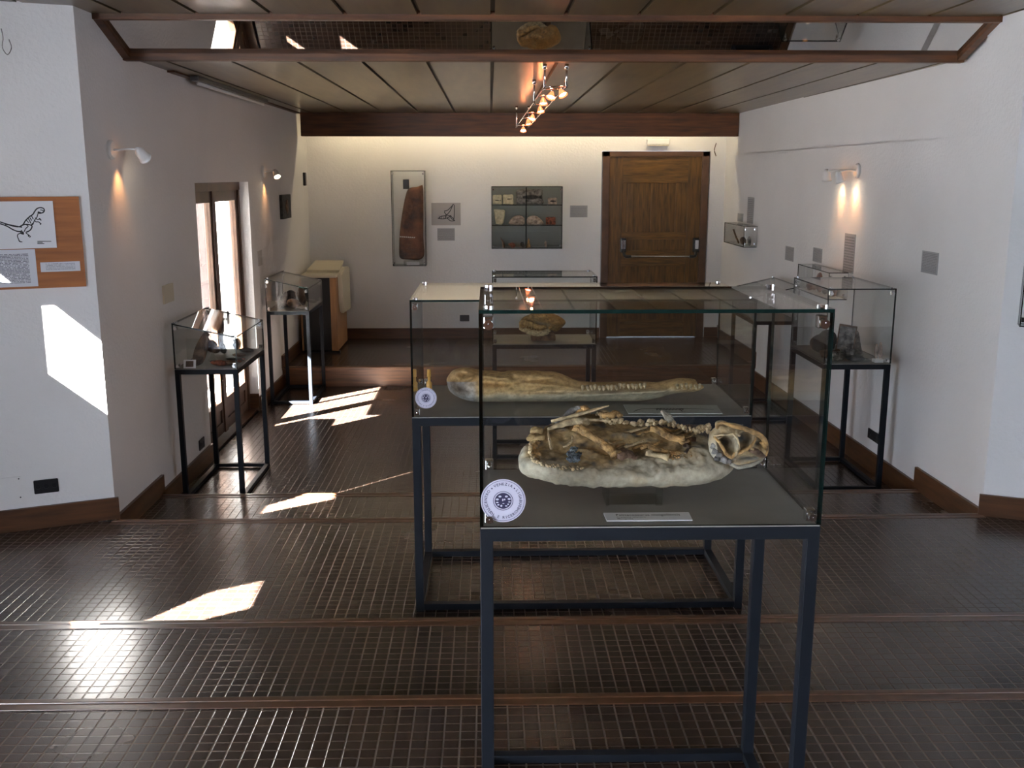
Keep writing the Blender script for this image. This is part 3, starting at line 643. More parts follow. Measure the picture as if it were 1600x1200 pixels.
fe = [(*S2(870, 705), .05, .035, 0, -.008), (*S2(905, 712), .02, .02, 0, .012), (*S2(1090, 715), .06, .04, 0, .014), (*S2(970, 690), .12, .03, 0, .012), (*S2(1010, 740), .02, .03, .6, -.005), (*S2(850, 735), .05, .02, 0, .005)]
sl = relief('slab', out1, SO-Sn*.006, Su, Sv, .018, M['fossil'], None, edge=.022, back=1.75, res=190, feats=fe, nz=.0055, nf=34, pig=pig1); adopt(fo, sl)
def bone(name, pts, radii, mat='boneo', seg=9, lift=.006, rough=.35, flat=.8, k=6, label=None):
    bm = nb(); tube(bm, [S(x, y, lift+(l[0] if l else 0)) for x, y, *l in pts], [r*px2m*1.3 for r in radii], seg, k, rough, flat); o = obj(name, bm, M[mat], None, True); adopt(fo, o); return o
# hips and hind limb
bone('ilium', [(856, 681), (873, 675), (895, 669), (912, 669), (917, 673)], [2.5, 5.5, 8, 8, 4], 'bonec', lift=.022, flat=.6)
bone('ischium', [(861, 667, .004), (890, 663, .010), (920, 656, .014), (950, 648, .016)], [2.4, 3.2, 2.8, 1.2], 'bonec', lift=.014)
bone('pubis', [(918, 667), (936, 667), (953, 669)], [3, 2.2, 2], 'bonec', lift=.022)
bone('femur', [(899, 684), (905, 681), (920, 690), (938, 702), (955, 715), (962, 722)], [7, 8, 5.5, 5.5, 7, 8.5], 'boneo', lift=.022)
bone('tibia', [(964, 722), (975, 716), (985, 719), (995, 722)], [9, 9, 7, 3], 'brownrock', lift=.012)
bone('fibula', [(914, 682), (925, 686), (940, 688)], [3.5, 3, 3.5], 'bonec', lift=.014)
bone('foot_bone', [(1013, 716), (1016, 718), (1030, 721), (1044, 724)], [6, 4, 3.4, 5.5], 'bonec', lift=.018)
bone('foot_bone', [(1013, 706), (1028, 711), (1045, 715), (1066, 716), (1080, 713)], [4, 4, 3.8, 4, 4], 'boneo', lift=.016)
bone('humerus', [(1015, 681), (1025, 683), (1040, 692), (1055, 697), (1068, 697)], [5, 6, 5, 5.5, 6.5], 'boneo', lift=.024)
bone('shoulder_blade', [(1066, 697), (1078, 694), (1086, 690)], [5, 6, 3], 'brownrock', lift=.010)
bone('rim', [(856, 679), (857, 690), (859, 700), (861, 709)], [1.2, 1.3, 1.3, 1.6], 'bonec', lift=.016)
bone('rim', [(895, 684), (893, 696), (886, 702), (880, 705)], [1.5, 1.8, 1.8, 1.2], 'bonec', lift=.014)
# ribs
for i, (p, r) in enumerate([([(947, 699), (975, 688), (1005, 679)], 1.6), ([(950, 702), (980, 692), (1010, 682)], 2.0), ([(962, 705), (990, 696), (1015, 686)], 2.2), ([(975, 707), (1000, 699), (1020, 690)], 2.0), ([(988, 708), (1008, 702), (1026, 694)], 2.2), ([(1000, 709), (1018, 704), (1034, 698)], 2.0),
    ([(1040, 681), (1052, 686), (1066, 680)], 1.6), ([(1048, 690), (1062, 691), (1076, 683)], 1.6), ([(1036, 676), (1050, 681), (1062, 676)], 1.4), ([(1062, 694), (1074, 692), (1084, 686)], 1.5)]):
    bone('rib', p, [r, r*1.1, r*.8], 'boneo' if i % 3 else 'bonec', seg=7, lift=.015+.002*(i % 2))
# vertebrae: strings of small knobs
def knobs(name, line, n, r, mat, jit=1.5, lift=.02, sub=1):
    pp = smoothpath([Vector((x, y, 0)) for x, y in line], 8)
    for i in range(n):
        p = pp[int(i*(len(pp)-1)/max(1, n-1))]; bm = nb()
        for _ in range(3):
            c = S(p.x+random.uniform(-jit, jit)*1.6, p.y+random.uniform(-jit, jit)*1.4, lift+random.uniform(-.002, .004)); blob(bm, c, r*px2m*random.uniform(.55, 1), 1, .4, freq=200)
        o = obj(name, bm, M[mat], None, True); adopt(fo, o)
knobs('vertebra', [(935, 657), (950, 668), (970, 667), (990, 672), (1010, 671), (1035, 671), (1060, 676), (1085, 684), (1102, 680)], 26, 4.6, 'bonec', 2.4, .020)
bone('spine_crest', [(935, 655), (943, 661), (955, 660), (962, 655), (968, 662)], [2, 6, 6, 2.5, 4], 'boneo', lift=.024)
knobs('tail_vertebra', [(829, 703), (829, 714), (833, 726), (845, 733), (860, 736), (875, 738), (890, 740), (908, 741)], 24, 3.0, 'bonec', 1.5, .016)
knobs('toe_bone', [(1046, 724), (1062, 722), (1080, 722)], 7, 3.4, 'boneo', 1.6, .014)
knobs('tail_spine', [(836, 684), (838, 698), (836, 712), (842, 722)], 7, 6.5, 'boneo', 2.2, .008)
bm = nb()
for x, y, r, l in ((838, 680, 8, .012), (832, 690, 7, .010), (842, 690, 8, .010)): blob(bm, S(x, y, l), r*px2m*1.15, 3, .6, freq=80)
o = obj('bone_lump', bm, M['fossil'], None, True); adopt(fo, o)
bm = nb()
for x, y, r, l in ((893, 716, 8, .010), (900, 722, 9, .010), (898, 710, 8, .012), (892, 723, 7, .008), (906, 716, 8, .008)): blob(bm, S(x, y, l), r*px2m, 3, .6, freq=110)
o = obj('stone_nodule', bm, M['bluerock'], None, True); o['label'] = 'blue-grey rough stone nodule'; adopt(fo, o)
bm = nb()
for x, y, r, l in ((916, 716, 8, .004), (924, 720, 7, .002), (912, 724, 6, .002), (873, 692, 12, -.004), (886, 690, 9, -.004), (930, 682, 9, -.004), (945, 684, 8, -.003)): blob(bm, S(x, y, l), r*px2m, 2, .45, freq=90, sc=(1.1, .8, .7))
o = obj('rubble', bm, M['greyrock'], None, True); adopt(fo, o)
bone('plaster_fin', [(1032, 659, .02), (1042, 664, .01), (1052, 672, 0)], [4.5, 7, 6], 'matrix', lift=.016, flat=.5)
for i, (p, r, m_) in enumerate([([(868, 669, -.004), (880, 661, 0), (892, 654, .006), (904, 650, .010)], [2.2, 4, 4.5, 4], 'greyrock'), ([(900, 654, 0), (912, 650, .006), (922, 654, .002)], [4, 6, 4], 'boneo'), ([(934, 654, 0), (945, 656, .004), (952, 662, 0)], [3, 5, 4], 'bonec'), ([(925, 695), (940, 700), (955, 704)], [3.5, 3, 3], 'bonec'),
    ([(1003, 706), (1012, 704), (1022, 708), (1036, 712)], [3, 3.5, 3, 3], 'boneo'), ([(1022, 677), (1036, 683), (1052, 692), (1066, 700), (1076, 699)], [4, 4.5, 4, 4, 5], 'boneo'), ([(960, 690), (985, 683), (1010, 676)], [2.2, 2.2, 1.8], 'bonec'), ([(968, 697), (992, 689), (1018, 681)], [2.2, 2.4, 1.8], 'boneo'), ([(1070, 704), (1076, 712), (1068, 718)], [4, 4, 3], 'brownrock')]):
    bone('bone', p, r, m_, lift=.018)
knobs('hand_bone', [(1046, 719), (1056, 717), (1066, 719), (1078, 717)], 8, 3.2, 'boneo', 1.8, .016)
knobs('neck_vertebra', [(1086, 686), (1096, 682), (1106, 678)], 5, 5, 'bonec', 2, .026)
# skull
KO = Vector((0.60, 2.40, 1.04)); KOu = Vector((1, .05, 0)).normalized(); KOv = Vector((0, .12, 1)).normalized(); KN = KOu.cross(KOv)
def K2(x, y): r = hit(x, y, KO, KN)-KO; return (r.dot(KOu), r.dot(KOv))
osk = [K2(*p) for p in [(1118, 668), (1119, 660), (1127, 656.5), (1138, 660), (1151, 662), (1165, 667), (1181, 674), (1191, 681), (1196, 691), (1198, 704), (1195, 713), (1185, 721), (1171, 727), (1154, 731), (1141, 727), (1130, 724), (1119, 719), (1111, 710), (1108, 698), (1108, 684), (1111, 675)]]
pm = px2m
fsk = [(*K2(1131, 692), 11*pm, 14*pm, .5, -.030, 3), (*K2(1158, 684), 12*pm, 9*pm, .2, -.014, 2), (*K2(1180, 693), 10*pm, 8*pm, 0, -.012), (*K2(1145, 692), 2.2*pm, 16*pm, 0, .022), (*K2(1150, 672), 30*pm, 4*pm, .25, .010), (*K2(1168, 698), 12*pm, 3*pm, -.5, .012), (*K2(1163, 712), 18*pm, 2.5*pm, .15, -.013),
       (*K2(1125, 681), 14*pm, 2.5*pm, .0, .010), (*K2(1115, 700), 4*pm, 14*pm, .2, .008), (*K2(1122, 714), 7*pm, 6*pm, 0, -.012), (*K2(1131, 662), 7*pm, 2.5*pm, 0, -.012), (*K2(1190, 690), 3*pm, 4*pm, 0, -.010), (*K2(1146, 722), 14*pm, 4*pm, 0, .006)]
def pig_shade(a, b, c, co):  # grey filling, plus shade painted into eye, snout and mouth hollows
    def g(x, y, rx, ry): q = K2(x, y); return math.exp(-(((a-q[0])/(rx*pm))**2+((b-q[1])/(ry*pm))**2))
    n1 = .35*noise.noise(co*60); m = min(1, max(0, g(1113, 705, 10, 16)*1.2+g(1146, 690, 3, 15)*.8+.25+n1)); d = min(1, max(0, g(1156, 683, 12, 8)+g(1132, 716, 10, 7)+g(1168, 714, 22, 4)*.8+g(1180, 691, 8, 5)*.8+g(1132, 690, 9, 9)*.9+n1*.5)); return (m, d)
sk = relief('skull', osk, KO, KOu, KOv, .026, M['fossil'], None, edge=.026, back=1.3, res=100, feats=fsk, nz=.003, nf=55, pig=pig_shade); adopt(fo, sk)
def strut(name, pts, radii, mat='boneo', rough=.35):
    bm = nb(); tube(bm, [hit(x, y, KO, KN)+KN*l for x, y, l in pts], [r*px2m for r in radii], 9, 5, rough, .9); o = obj(name, bm, M[mat], sk, True)
strut('skull_roof', [(1118, 668, .012), (1119, 661, .020), (1128, 659, .026), (1140, 664, .028), (1153, 666, .028), (1167, 671, .028), (1180, 677, .026), (1189, 684, .022), (1195, 696, .014), (1196, 708, .008)], [2.5, 3, 2.6, 3.2, 4, 4.5, 4.6, 4.2, 3.6, 2.5])
strut('cheek_arch', [(1138, 674, .036), (1144, 682, .042), (1146.5, 693, .043), (1144, 704, .040), (1138, 712, .032)], [2.2, 1.8, 1.9, 2.2, 2.6], 'bonec')
strut('upper_bar', [(1112, 679, .022), (1120, 677, .032), (1130, 676, .036), (1140, 675, .036), (1150, 678, .034)], [2.4, 1.6, 1.6, 2.0, 1.6], 'bonec')
strut('cheek_bone', [(1112, 680, .022), (1117, 687, .032), (1123, 697, .036), (1129, 706, .037), (1137, 712, .034), (1142, 706, .036), (1153, 702, .036), (1164, 696, .034), (1173, 687, .030), (1176, 682, .026)], [2.4, 2.6, 2.8, 3.0, 3.0, 2.8, 3, 2.6, 2.2, 1.8])
strut('lower_jaw', [(1138, 722, .018), (1150, 727, .022), (1165, 725, .022), (1180, 720, .018), (1191, 713, .010)], [4, 4.6, 4.2, 3.6, 2.6], 'matrix')
strut('snout', [(1166, 699, .024), (1176, 704, .026), (1186, 709, .020), (1193, 712, .010)], [5, 6, 5, 2.5], 'brownrock')
strut('beak', [(1187, 688, .018), (1193, 699, .014), (1194, 711, .008)], [4.5, 4.8, 3])
bm = nb()
for x, y, r, l in ((1112, 695, 5, .018), (1114, 703, 5.5, .022), (1120, 708, 5, .026), (1127, 716, 6, .024), (1118, 715, 5, .018), (1134, 718, 5, .024)): blob(bm, hit(x, y, KO, KN)+KN*l, r*px2m, 2, .5, freq=120)
o = obj('matrix_crust', bm, M['greyrock'], None, True); o['label'] = 'grey crust at the back of the skull'; adopt(fo, o)
bx_ = thing('acrylic_stand', 'clear acrylic block propping up the dinosaur slab', 'stand', (.345, 2.40, .90))
bm = nb(); bx(bm, .285, .425, 2.36, 2.45, .9005, .944, 0, .001); o = obj('block', bm, M['acrylic']); adopt(bx_, o)
bm = nb(); bx(bm, .408, .425, 2.352, 2.3595, .9005, .945, 0, .001); bx(bm, .285, .292, 2.352, 2.3595, .9005, .945, 0, .001); o = obj('end_post', bm, M['acrylic']); adopt(bx_, o)
# label card, case 1
def card(name, label, cat, c, mat, t=.003, lift=.0):
    """flat card on a tray: four pixel corners hit on its height"""
    bm = nb(); prism(bm, [Vector(p) for p in c], (0, 0, t)); o = obj(name, bm, mat)
    return tag(o, label, cat)
zc1 = .9005; q = [hit(x, y, (0, 0, zc1), (0, 0, 1)) for x, y in ((948, 815), (1082, 814), (1076, 802), (943, 803))]
c_ = card('label_card', 'white name card below the dinosaur fossil in the foremost showcase', 'label', q, M['paper'])
bm = nb(); u_ = (q[1]-q[0]).normalized(); v_ = (q[3]-q[0]); v_ -= u_*v_.dot(u_); v_.normalize(); o3 = q[0]+Vector((0, 0, .0034))
hh = (q[3]-q[0]).dot(v_)
textrow(bm, 'Psittacosaurus mongoliensis', o3+u_*.026+v_*hh*.55, u_, v_, hh*.36, .155)
textrow(bm, 'Cretacico inferiore', o3+u_*.026+v_*hh*.33, u_, v_, hh*.17, .07); textrow(bm, 'Mongolia', o3+u_*.026+v_*hh*.12, u_, v_, hh*.17, .05)
o = obj('lettering', bm, M['ink']); o.parent = c_

# ================================================================== FOSSIL 2 (long crocodile skull)
GO = Vector((.3, 4.46, .70)); Gu = Vector((1, 0, 0)); Gv = Vector((0, .18, 1)).normalized(); GN = Gu.cross(Gv); gm = .00300
def G2(x, y): r = hit(x, y, GO, GN)-GO; return (r.dot(Gu), r.dot(Gv))
out2 = [(699, 600), (698, 592), (706, 580), (718, 575), (735, 575), (752, 578), (770, 579), (785, 581), (795, 579), (810, 579), (835, 579), (850, 580), (867, 581), (882, 586), (897, 593), (912, 596), (940, 597), (970, 596), (1000, 596), (1025, 597), (1040, 594), (1058, 591), (1075, 591), (1086, 593), (1090, 600), (1098, 602), (1098, 607), (1085, 612), (1060, 614), (1045, 617), (1030, 622), (1000, 628), (960, 631), (920, 633), (880, 635), (840, 635), (800, 636), (775, 636), (755, 633), (735, 627), (715, 620), (703, 611)]
o2_ = [(a, max(b, -.012)) for a, b in (G2(*p) for p in out2)]
fg = [(*G2(716, 587), 5*gm, 4*gm, 0, .018), (*G2(722, 584), 12*gm, 5*gm, 0, -.016), (*G2(742, 586), 14*gm, 2.5*gm, .5, .02), (*G2(735, 591), 12*gm, 2.5*gm, .3, .02), (*G2(765, 588), 24*gm, 3*gm, -.15, .018), (*G2(788, 590), 16*gm, 2.5*gm, .3, .016), (*G2(770, 597), 22*gm, 5*gm, 0, -.022),
      (*G2(830, 586), 40*gm, 3*gm, -.1, .014), (*G2(830, 594), 45*gm, 2*gm, .1, -.012), (*G2(850, 600), 60*gm, 2.5*gm, -.12, .012), (*G2(850, 611), 80*gm, 1.6*gm, 0, -.010), (*G2(800, 584), 3*gm, 6*gm, .4, -.015), (*G2(798, 596), 10*gm, 3*gm, -.6, .014), (*G2(970, 604), 70*gm, 5*gm, .03, -.012),
      (*G2(980, 613), 90*gm, 3*gm, .05, .016), (*G2(870, 625), 120*gm, 8*gm, 0, .02), (*G2(1065, 605), 22*gm, 3*gm, .1, -.012), (*G2(840, 605), 30*gm, 3*gm, .2, .01), (*G2(880, 592), 20*gm, 2*gm, -.3, -.008), (*G2(760, 580), 16*gm, 2*gm, -.1, -.010)]
def pigg(a, b, c, co):
    q = G2(850, 612); line = q[1]+.03*math.sin(a*5)*.3; n1 = noise.noise(co*14)*.4
    m = 1/(1+math.exp((b-line+n1*.03)*160)); e = G2(748, 600); g = max(0, min(1, (e[0]-a)*40))*(1 if b < G2(700, 592)[1]-.012*1 else 0)
    return (min(1, max(.0, m*.95+n1*.3)), g*(.7+n1))
cf = thing('crocodile_fossil', 'long sandy crocodile skull fossil with rows of teeth in the wide showcase', 'fossil', (.35, 4.5, .68))
r2 = relief('skull', o2_, GO, Gu, Gv, .105, M['croc'], None, edge=.085, back=1.1, res=230, feats=[(*f_[:5], f_[5]*1.6) for f_ in fg], nz=.010, nf=16, pig=pigg); adopt(cf, r2)
tt = []
for i in range(22):
    x = 908+i*6.3 if i < 16 else 1052+(i-16)*7; y = (604-.15*(x-908)*.1 if i < 16 else 603)+random.uniform(-1.5, 2)
    if i < 16: y = 605-(x-908)*.035+random.uniform(-1.5, 2)
    bm = nb(); p0 = hit(x, y-3, GO, GN)+GN*.088; p1 = hit(x+random.uniform(-2, 2), y+4, GO, GN)+GN*.096; tube(bm, [p0, p0.lerp(p1, .5)+GN*.005, p1], [.008, .007, .002], 7, 3, .2); o = obj('tooth', bm, M['bonec'], r2, True)
# drawing card of case 2 and the small amber vial
zc2 = .6805; q = [hit(x, y, (0, 0, zc2), (0, 0, 1)) for x, y in ((982, 647), (1129, 647), (1120, 634), (974, 633))]
c_ = card('drawing_card', 'pale card with a long skeleton drawing beside the crocodile fossil', 'card', q, P('grey_card', (.42, .43, .40), .6))
bm = nb(); Z_ = (0, 0, 1)
def T2(x, y): return hit(x, y, (0, 0, zc2+.0035), (0, 0, 1))
stroke(bm, [T2(*p) for p in ((990, 643), (1002, 639), (1020, 638.5), (1045, 638), (1075, 638.5), (1115, 639.5))], .006, Z_); stroke(bm, [T2(*p) for p in ((1025, 639), (1045, 639.5), (1068, 639))], .014, Z_)
for x in range(1028, 1070, 5): stroke(bm, [T2(x, 638), T2(x-2, 641)], .004, Z_, 1)
for x in (1035, 1062): stroke(bm, [T2(x, 639), T2(x+4, 643), T2(x+9, 643)], .005, Z_, 1)
o = obj('drawing', bm, M['ink']); o.parent = c_
vt = thing('small_vial', 'small amber vial standing in the rear left corner of the wide showcase', 'vial', (-.27, 4.74, .68))
bm = nb(); lathe(bm, [(0, 0), (0, .014), (.04, .014), (.048, .007), (.07, .007), (.07, 0)], (-.297, 4.74, .6805), (0, 0, 1), 14); adopt(vt, obj('body', bm, M['amber'], None, True))
bm = nb(); lathe(bm, [(0, 0), (0, .010), (.035, .009), (.035, 0)], (-.297, 4.74, .751), (0, 0, 1), 14); adopt(vt, obj('cap', bm, M['amber'], None, True))

# ================================================================== SKULL in the middle case
HO = Vector((.38, 7.63, .55)); HOu = Vector((1, 0, 0)); HOv = Vector((0, 0, 1)); HN = HOu.cross(HOv); hm = .0050
def H2(x, y): r = hit(x, y, HO, HN)-HO; return (r.dot(HOu), r.dot(HOv))
oh = [H2(*p) for p in [(811, 512), (812, 503), (817, 496), (828, 491), (843, 487), (860, 489), (874, 494), (884, 503), (878, 511), (869, 518), (859, 515), (852, 519), (844, 521), (831, 520), (820, 517)]]
def pigh(a, b, c, co): n1 = noise.noise(co*18); e = H2(845, 505); d = math.exp(-(((a-e[0])/.07)**2+((b-e[1])/.03)**2)); return (max(0, n1*.6), min(1, d*.6))
ss = thing('toothed_skull', 'brown toothed skull propped on a dark block in the middle showcase', 'fossil', (.38, 7.63, .49))
fh = [(*H2(826, 503), 9*hm, 4*hm, -.5, -.05), (*H2(848, 507), 9*hm, 5*hm, .2, -.02), (*H2(852, 500), 14*hm, 3*hm, -.2, .03), (*H2(838, 511), 16*hm, 2.5*hm, -.1, -.035), (*H2(815, 500), 3*hm, 4*hm, 0, -.03), (*H2(870, 503), 9*hm, 8*hm, 0, .03)]
bone2 = fossilmat('brown_skull_bone', (.30, .17, .06), (.40, .32, .18), (.22, .23, .20))
s3 = relief('skull', oh, HO, HOu, HOv, .085, bone2, None, edge=.06, back=.9, res=80, feats=[(*f_[:5], f_[5]*1.5) for f_ in fh], nz=.010, nf=22, pig=pigh); adopt(ss, s3)
for nm_, pts_, rr_ in (('lower_jaw', [(813, 512, .02), (822, 515, .06), (834, 518, .08), (848, 518, .08), (858, 513, .06)], [.016, .020, .022, .024, .018]), ('upper_jaw', [(813, 504, .02), (820, 502, .06), (830, 505, .08), (842, 509, .085), (852, 508, .07)], [.018, .02, .02, .018, .014]), ('cheek_arch', [(846, 496, .07), (856, 498, .09), (862, 505, .085), (858, 512, .07)], [.013, .014, .015, .012]), ('brow', [(824, 494, .05), (836, 492, .07), (848, 492, .06), (862, 494, .04)], [.014, .017, .017, .012])):
    bm = nb(); tube(bm, [hit(x, y, HO, HN)+HN*l for x, y, l in pts_], rr_, 9, 5, .4); obj(nm_, bm, M['boneo'] if nm_ != 'lower_jaw' else M['bonec'], s3, True)
for x, y in ((822, 508), (826, 509.5), (830, 511), (834, 511.5), (838, 512), (842, 511), (828, 514), (835, 515)):
    bm = nb(); p0 = hit(x, y-1, HO, HN)+HN*.05; tube(bm, [p0, p0+Vector((0, -.012, -.016))], [.006, .001], 6, 2); obj('tooth', bm, M['bonec'], s3, True)
bm = nb(); bx(bm, .315, .50, 7.56, 7.70, .4605, .50, 0, .003); tag(obj('wooden_block', bm, M['brownrock']), 'dark wooden block under the toothed skull', 'block')

# ================================================================== specimens in the side cases
def facing(loc, rz, tilt): return Matrix.Translation(loc) @ Matrix.Rotation(rz, 4, 'Z') @ Matrix.Rotation(tilt, 4, 'X')
def rock(name, label, cat, loc, r, mat, sc=(1, 1, 1), rough=.35, rot=(0, 0, 0), freq=12, sub=3):
    m = Matrix.Rotation(rot[2], 3, 'Z') @ Matrix.Rotation(rot[1], 3, 'Y') @ Matrix.Rotation(rot[0], 3, 'X'); bm = nb(); blob(bm, (0, 0, 0), r, sub, rough, sc, freq/r*.05, m)
    mn = min(v.co.z for v in bm.verts)
    for v in bm.verts: v.co += Vector((loc[0], loc[1], loc[2]-mn+.0006))
    return tag(obj(name, bm, M[mat], None, True), label, cat)
def slabrel(name, label, cat, pts, w, h, O, rz, tilt, T, mat, nz=.004, feats=(), back=.7, group=None):
    m = Matrix.Rotation(rz, 3, 'Z') @ Matrix.Rotation(tilt, 3, 'X'); u = m @ Vector((1, 0, 0)); v = m @ Vector((0, 0, 1))
    o = relief(name, [((a-.5)*w, b*h) for a, b in pts], (0, 0, 0), u, v, T, M[mat] if isinstance(mat, str) else mat, None, edge=min(w, h)*.12, back=back, res=36, feats=feats, nz=nz, nf=30)
    mn = min(v_.co.z for v_ in o.data.vertices)
    for v_ in o.data.vertices: v_.co += Vector((O[0], O[1], O[2]-mn+.0006))
    return tag(o, label, cat, group)
OV = [(0, .3), (.1, .08), (.35, 0), (.7, .02), (.95, .15), (1, .5), (.9, .85), (.6, 1), (.3, .95), (.08, .7)]
LEAF = [(.1, 0), (.4, -.02), (.75, .1), (.95, .4), (1, .8), (.85, 1), (.6, .9), (.25, .6), (.05, .25)]
z = .46
slabrel('rock_slab', 'brown leaf-shaped slab leaning in the nearest sloping case', 'fossil', LEAF, .11, .225, (-1.94, 6.59, z), -.1, -.25, .014, 'brownrock')
st = thing('fossil_figure', 'brown knobbly specimen with a round head on a clear stand', 'fossil', (-1.885, 6.72, z))
bm = nb(); blob(bm, (-1.885, 6.72, z+.115), .042, 3, .4, (.8, .7, 1), 12); blob(bm, (-1.875, 6.72, z+.09), .035, 3, .4, (1.1, .7, .8), 14); tube(bm, [(-1.90, 6.72, z+.13), (-1.915, 6.72, z+.165)], [.012, .010], 8); blob(bm, (-1.918, 6.72, z+.188), .019, 2, .2)
adopt(st, obj('specimen', bm, M['brownrock'], None, True)); bm = nb(); lathe(bm, [(0, .04), (.002, .04), (.06, .008), (.06, 0)], (-1.885, 6.72, z+.0005), (0, 0, 1)); adopt(st, obj('stand', bm, M['acrylic'], None, True))
ps = thing('plate_specimen', 'dark stone disc mounted in a tilted clear plate', 'fossil', (-1.80, 6.95, z))
m_ = facing((-1.80, 6.95, z+.0012), -.3, -.35); bm = nb(); bx(bm, -.07, .07, -.004, .004, 0, .15, 0, .001, m_); adopt(ps, obj('clear_plate', bm, M['acrylic']))
bm = nb(); blob(bm, m_ @ Vector((.015, -.012, .085)), .04, 3, .3, (.8, .3, 1), 14); adopt(ps, obj('stone_disc', bm, M['dkrock'], None, True))
for i, (x, y, r, mt_, sc, lab) in enumerate([(-1.80, 6.585, .035, 'redstone', (1.7, .8, .5), 'flat red-brown stone at the front edge of the nearest sloping case'), (-1.735, 6.60, .030, 'brownrock', (1.5, .8, .5), 'brown stone beside the flat red-brown one at the front'), (-1.86, 6.69, .022, 'dkrock', (1.6, .6, .4), 'small dark stone beside the knobbly specimen'),
      (-1.765, 6.78, .026, 'dkrock', (1.8, .5, .35), 'thin dark stone near the aisle side of the nearest sloping case'), (-1.75, 6.92, .036, 'brownrock', (1.4, .8, .35), 'flat oval brown stone behind the thin dark one'), (-1.74, 7.10, .038, 'dkrock', (1.4, .9, .4), 'dark rounded stone at the far aisle corner'), (-1.70, 6.70, .014, 'redstone', (1.2, 1, .6), 'tiny red stone near the glass edge'), (-1.695, 6.80, .011, 'redstone', (1.2, 1, .6), 'tiniest red stone behind the other red stone'), (-1.90, 7.05, .030, 'greyrock', (1, .8, 1.2), 'upright grey stone behind the clear plate')]):
    rock('stone', lab, 'fossil', (x, y, z), r, mt_, sc)
bm = nb(); prism(bm, [(-2.02, 6.50, z+.001), (-1.94, 6.50, z+.001), (-1.94, 6.515, z+.055), (-2.02, 6.515, z+.055)], (0, .003, 0)); o = tag(obj('photo_card', bm, M['paper']), 'small white card with a dark photo in the near left corner', 'card')
bm = nb(); prism(bm, [(-2.005, 6.5005, z+.010), (-1.955, 6.5005, z+.010), (-1.955, 6.5125, z+.047), (-2.005, 6.5125, z+.047)], (0, -.001, 0)); c = obj('photo', bm, M['brownrock']); c.parent = o
am = thing('acrylic_stand', 'clear acrylic easel left of the leaning slab', 'stand', (-1.99, 6.68, z)); m_ = facing((-1.99, 6.66, z+.0012), .3, -.3); bm = nb(); bx(bm, -.05, .05, -.003, .003, 0, .17, 0, .001, m_); adopt(am, obj('plate', bm, M['acrylic']))
# second sloping case
slabrel('rock_slab', 'thin grey-brown slab leaning in the sunlit sloping case', 'fossil', LEAF, .10, .17, (-1.975, 9.47, z), .0, -.3, .01, 'greyrock')
slabrel('rock_slab', 'dark slab with a bright glint behind the thin one', 'fossil', OV, .13, .17, (-1.94, 9.62, z), -.2, -.35, .012, 'dkrock')
rock('stone', 'brown jumbled stone in the middle of the sunlit sloping case', 'fossil', (-1.86, 9.52, z), .055, 'brownrock', (1.3, .8, .7), .6)
rock('stone', 'pale stone near the sunlit front edge', 'fossil', (-1.77, 9.45, z), .035, 'palestone', (1.4, .8, .45), .5)
rock('stone', 'tall brown stone behind the jumbled one', 'fossil', (-1.83, 9.75, z), .055, 'brownrock', (.8, .8, 1.4), .5)
rock('stone', 'flat grey stone at the far end of the sunlit case', 'fossil', (-1.77, 9.95, z), .045, 'greyrock', (1.2, 1, .4), .5)
bm = nb(); tube(bm, [(-1.90, 9.66, z+.012), (-1.88, 9.64, z+.10), (-1.87, 9.60, z+.15)], [.010, .008, .005], 7); tag(obj('bone_fragment', bm, M['brownrock'], None, True), 'thin brown bone leaning across the stones in the sunlit case', 'fossil')
# tall right case
rock('domed_stone', 'large dark domed stone at the aisle side of the tall square case', 'fossil', (2.372, 6.98, z), .092, 'dkrock', (1, .85, .72), .12)
rock('domed_stone', 'smaller dark green domed stone behind the picture', 'fossil', (2.475, 7.18, z), .07, 'dkrock', (1, .9, .95), .12)
rock('crystal_cluster', 'jagged brown stone cluster in the near left corner of the tall case', 'fossil', (2.34, 6.76, z), .042, 'brownrock', (1.2, 1, .7), .9, freq=30)
rock('crystal_cluster', 'smaller jagged grey cluster in front of the brown one', 'fossil', (2.36, 6.66, z), .032, 'greyrock', (.9, 1, 1), .9, freq=30)
pc = thing('picture_plate', 'grey fossil picture plate leaning back in the tall square case', 'picture', (2.46, 6.84, z))
m_ = facing((2.475, 6.84, z+.012), -.12, -.3) @ Matrix.Rotation(.16, 4, 'Y'); bm = nb(); bx(bm, -.062, .062, -.004, .004, 0.02, .215, 0, .002, m_); adopt(pc, obj('plate', bm, M['brownrock']))
bm = nb(); bx(bm, -.054, .054, -.0055, -.0045, .035, .2, 0, 0, m_); blob(bm, m_ @ Vector((.0, -.008, .12)), .04, 3, .4, (1, .15, 1.3)); adopt(pc, obj('image', bm, M['greyrock'], None, False))
bm = nb(); bx(bm, -.03, .03, 0, .09, -.002, .004, 0, .001, facing((2.475, 6.84, z+.002), -.12, 0)); adopt(pc, obj('stand', bm, M['acrylic']))
rock('stone', 'crumbly grey lump at the foot of the picture plate', 'fossil', (2.455, 6.74, z), .036, 'greyrock', (1.1, .8, 1.2), .7, freq=30)
rock('stone', 'flat dark elongated stone in front of the picture plate', 'fossil', (2.50, 6.66, z), .045, 'dkrock', (1.6, .6, .4), .5)
rock('stone', 'thin grey stone right of the flat dark one', 'fossil', (2.575, 6.67, z), .028, 'greyrock', (1.6, .6, .3), .5)
slabrel('grey_shard', 'pale grey pointed shard standing behind the glass plates', 'fossil', [(.05, 0), (.95, 0), (.85, .3), (.6, 1), (.35, .98), (.3, .5)], .09, .155, (2.60, 6.93, z), 0, -.1, .012, 'greyrock')
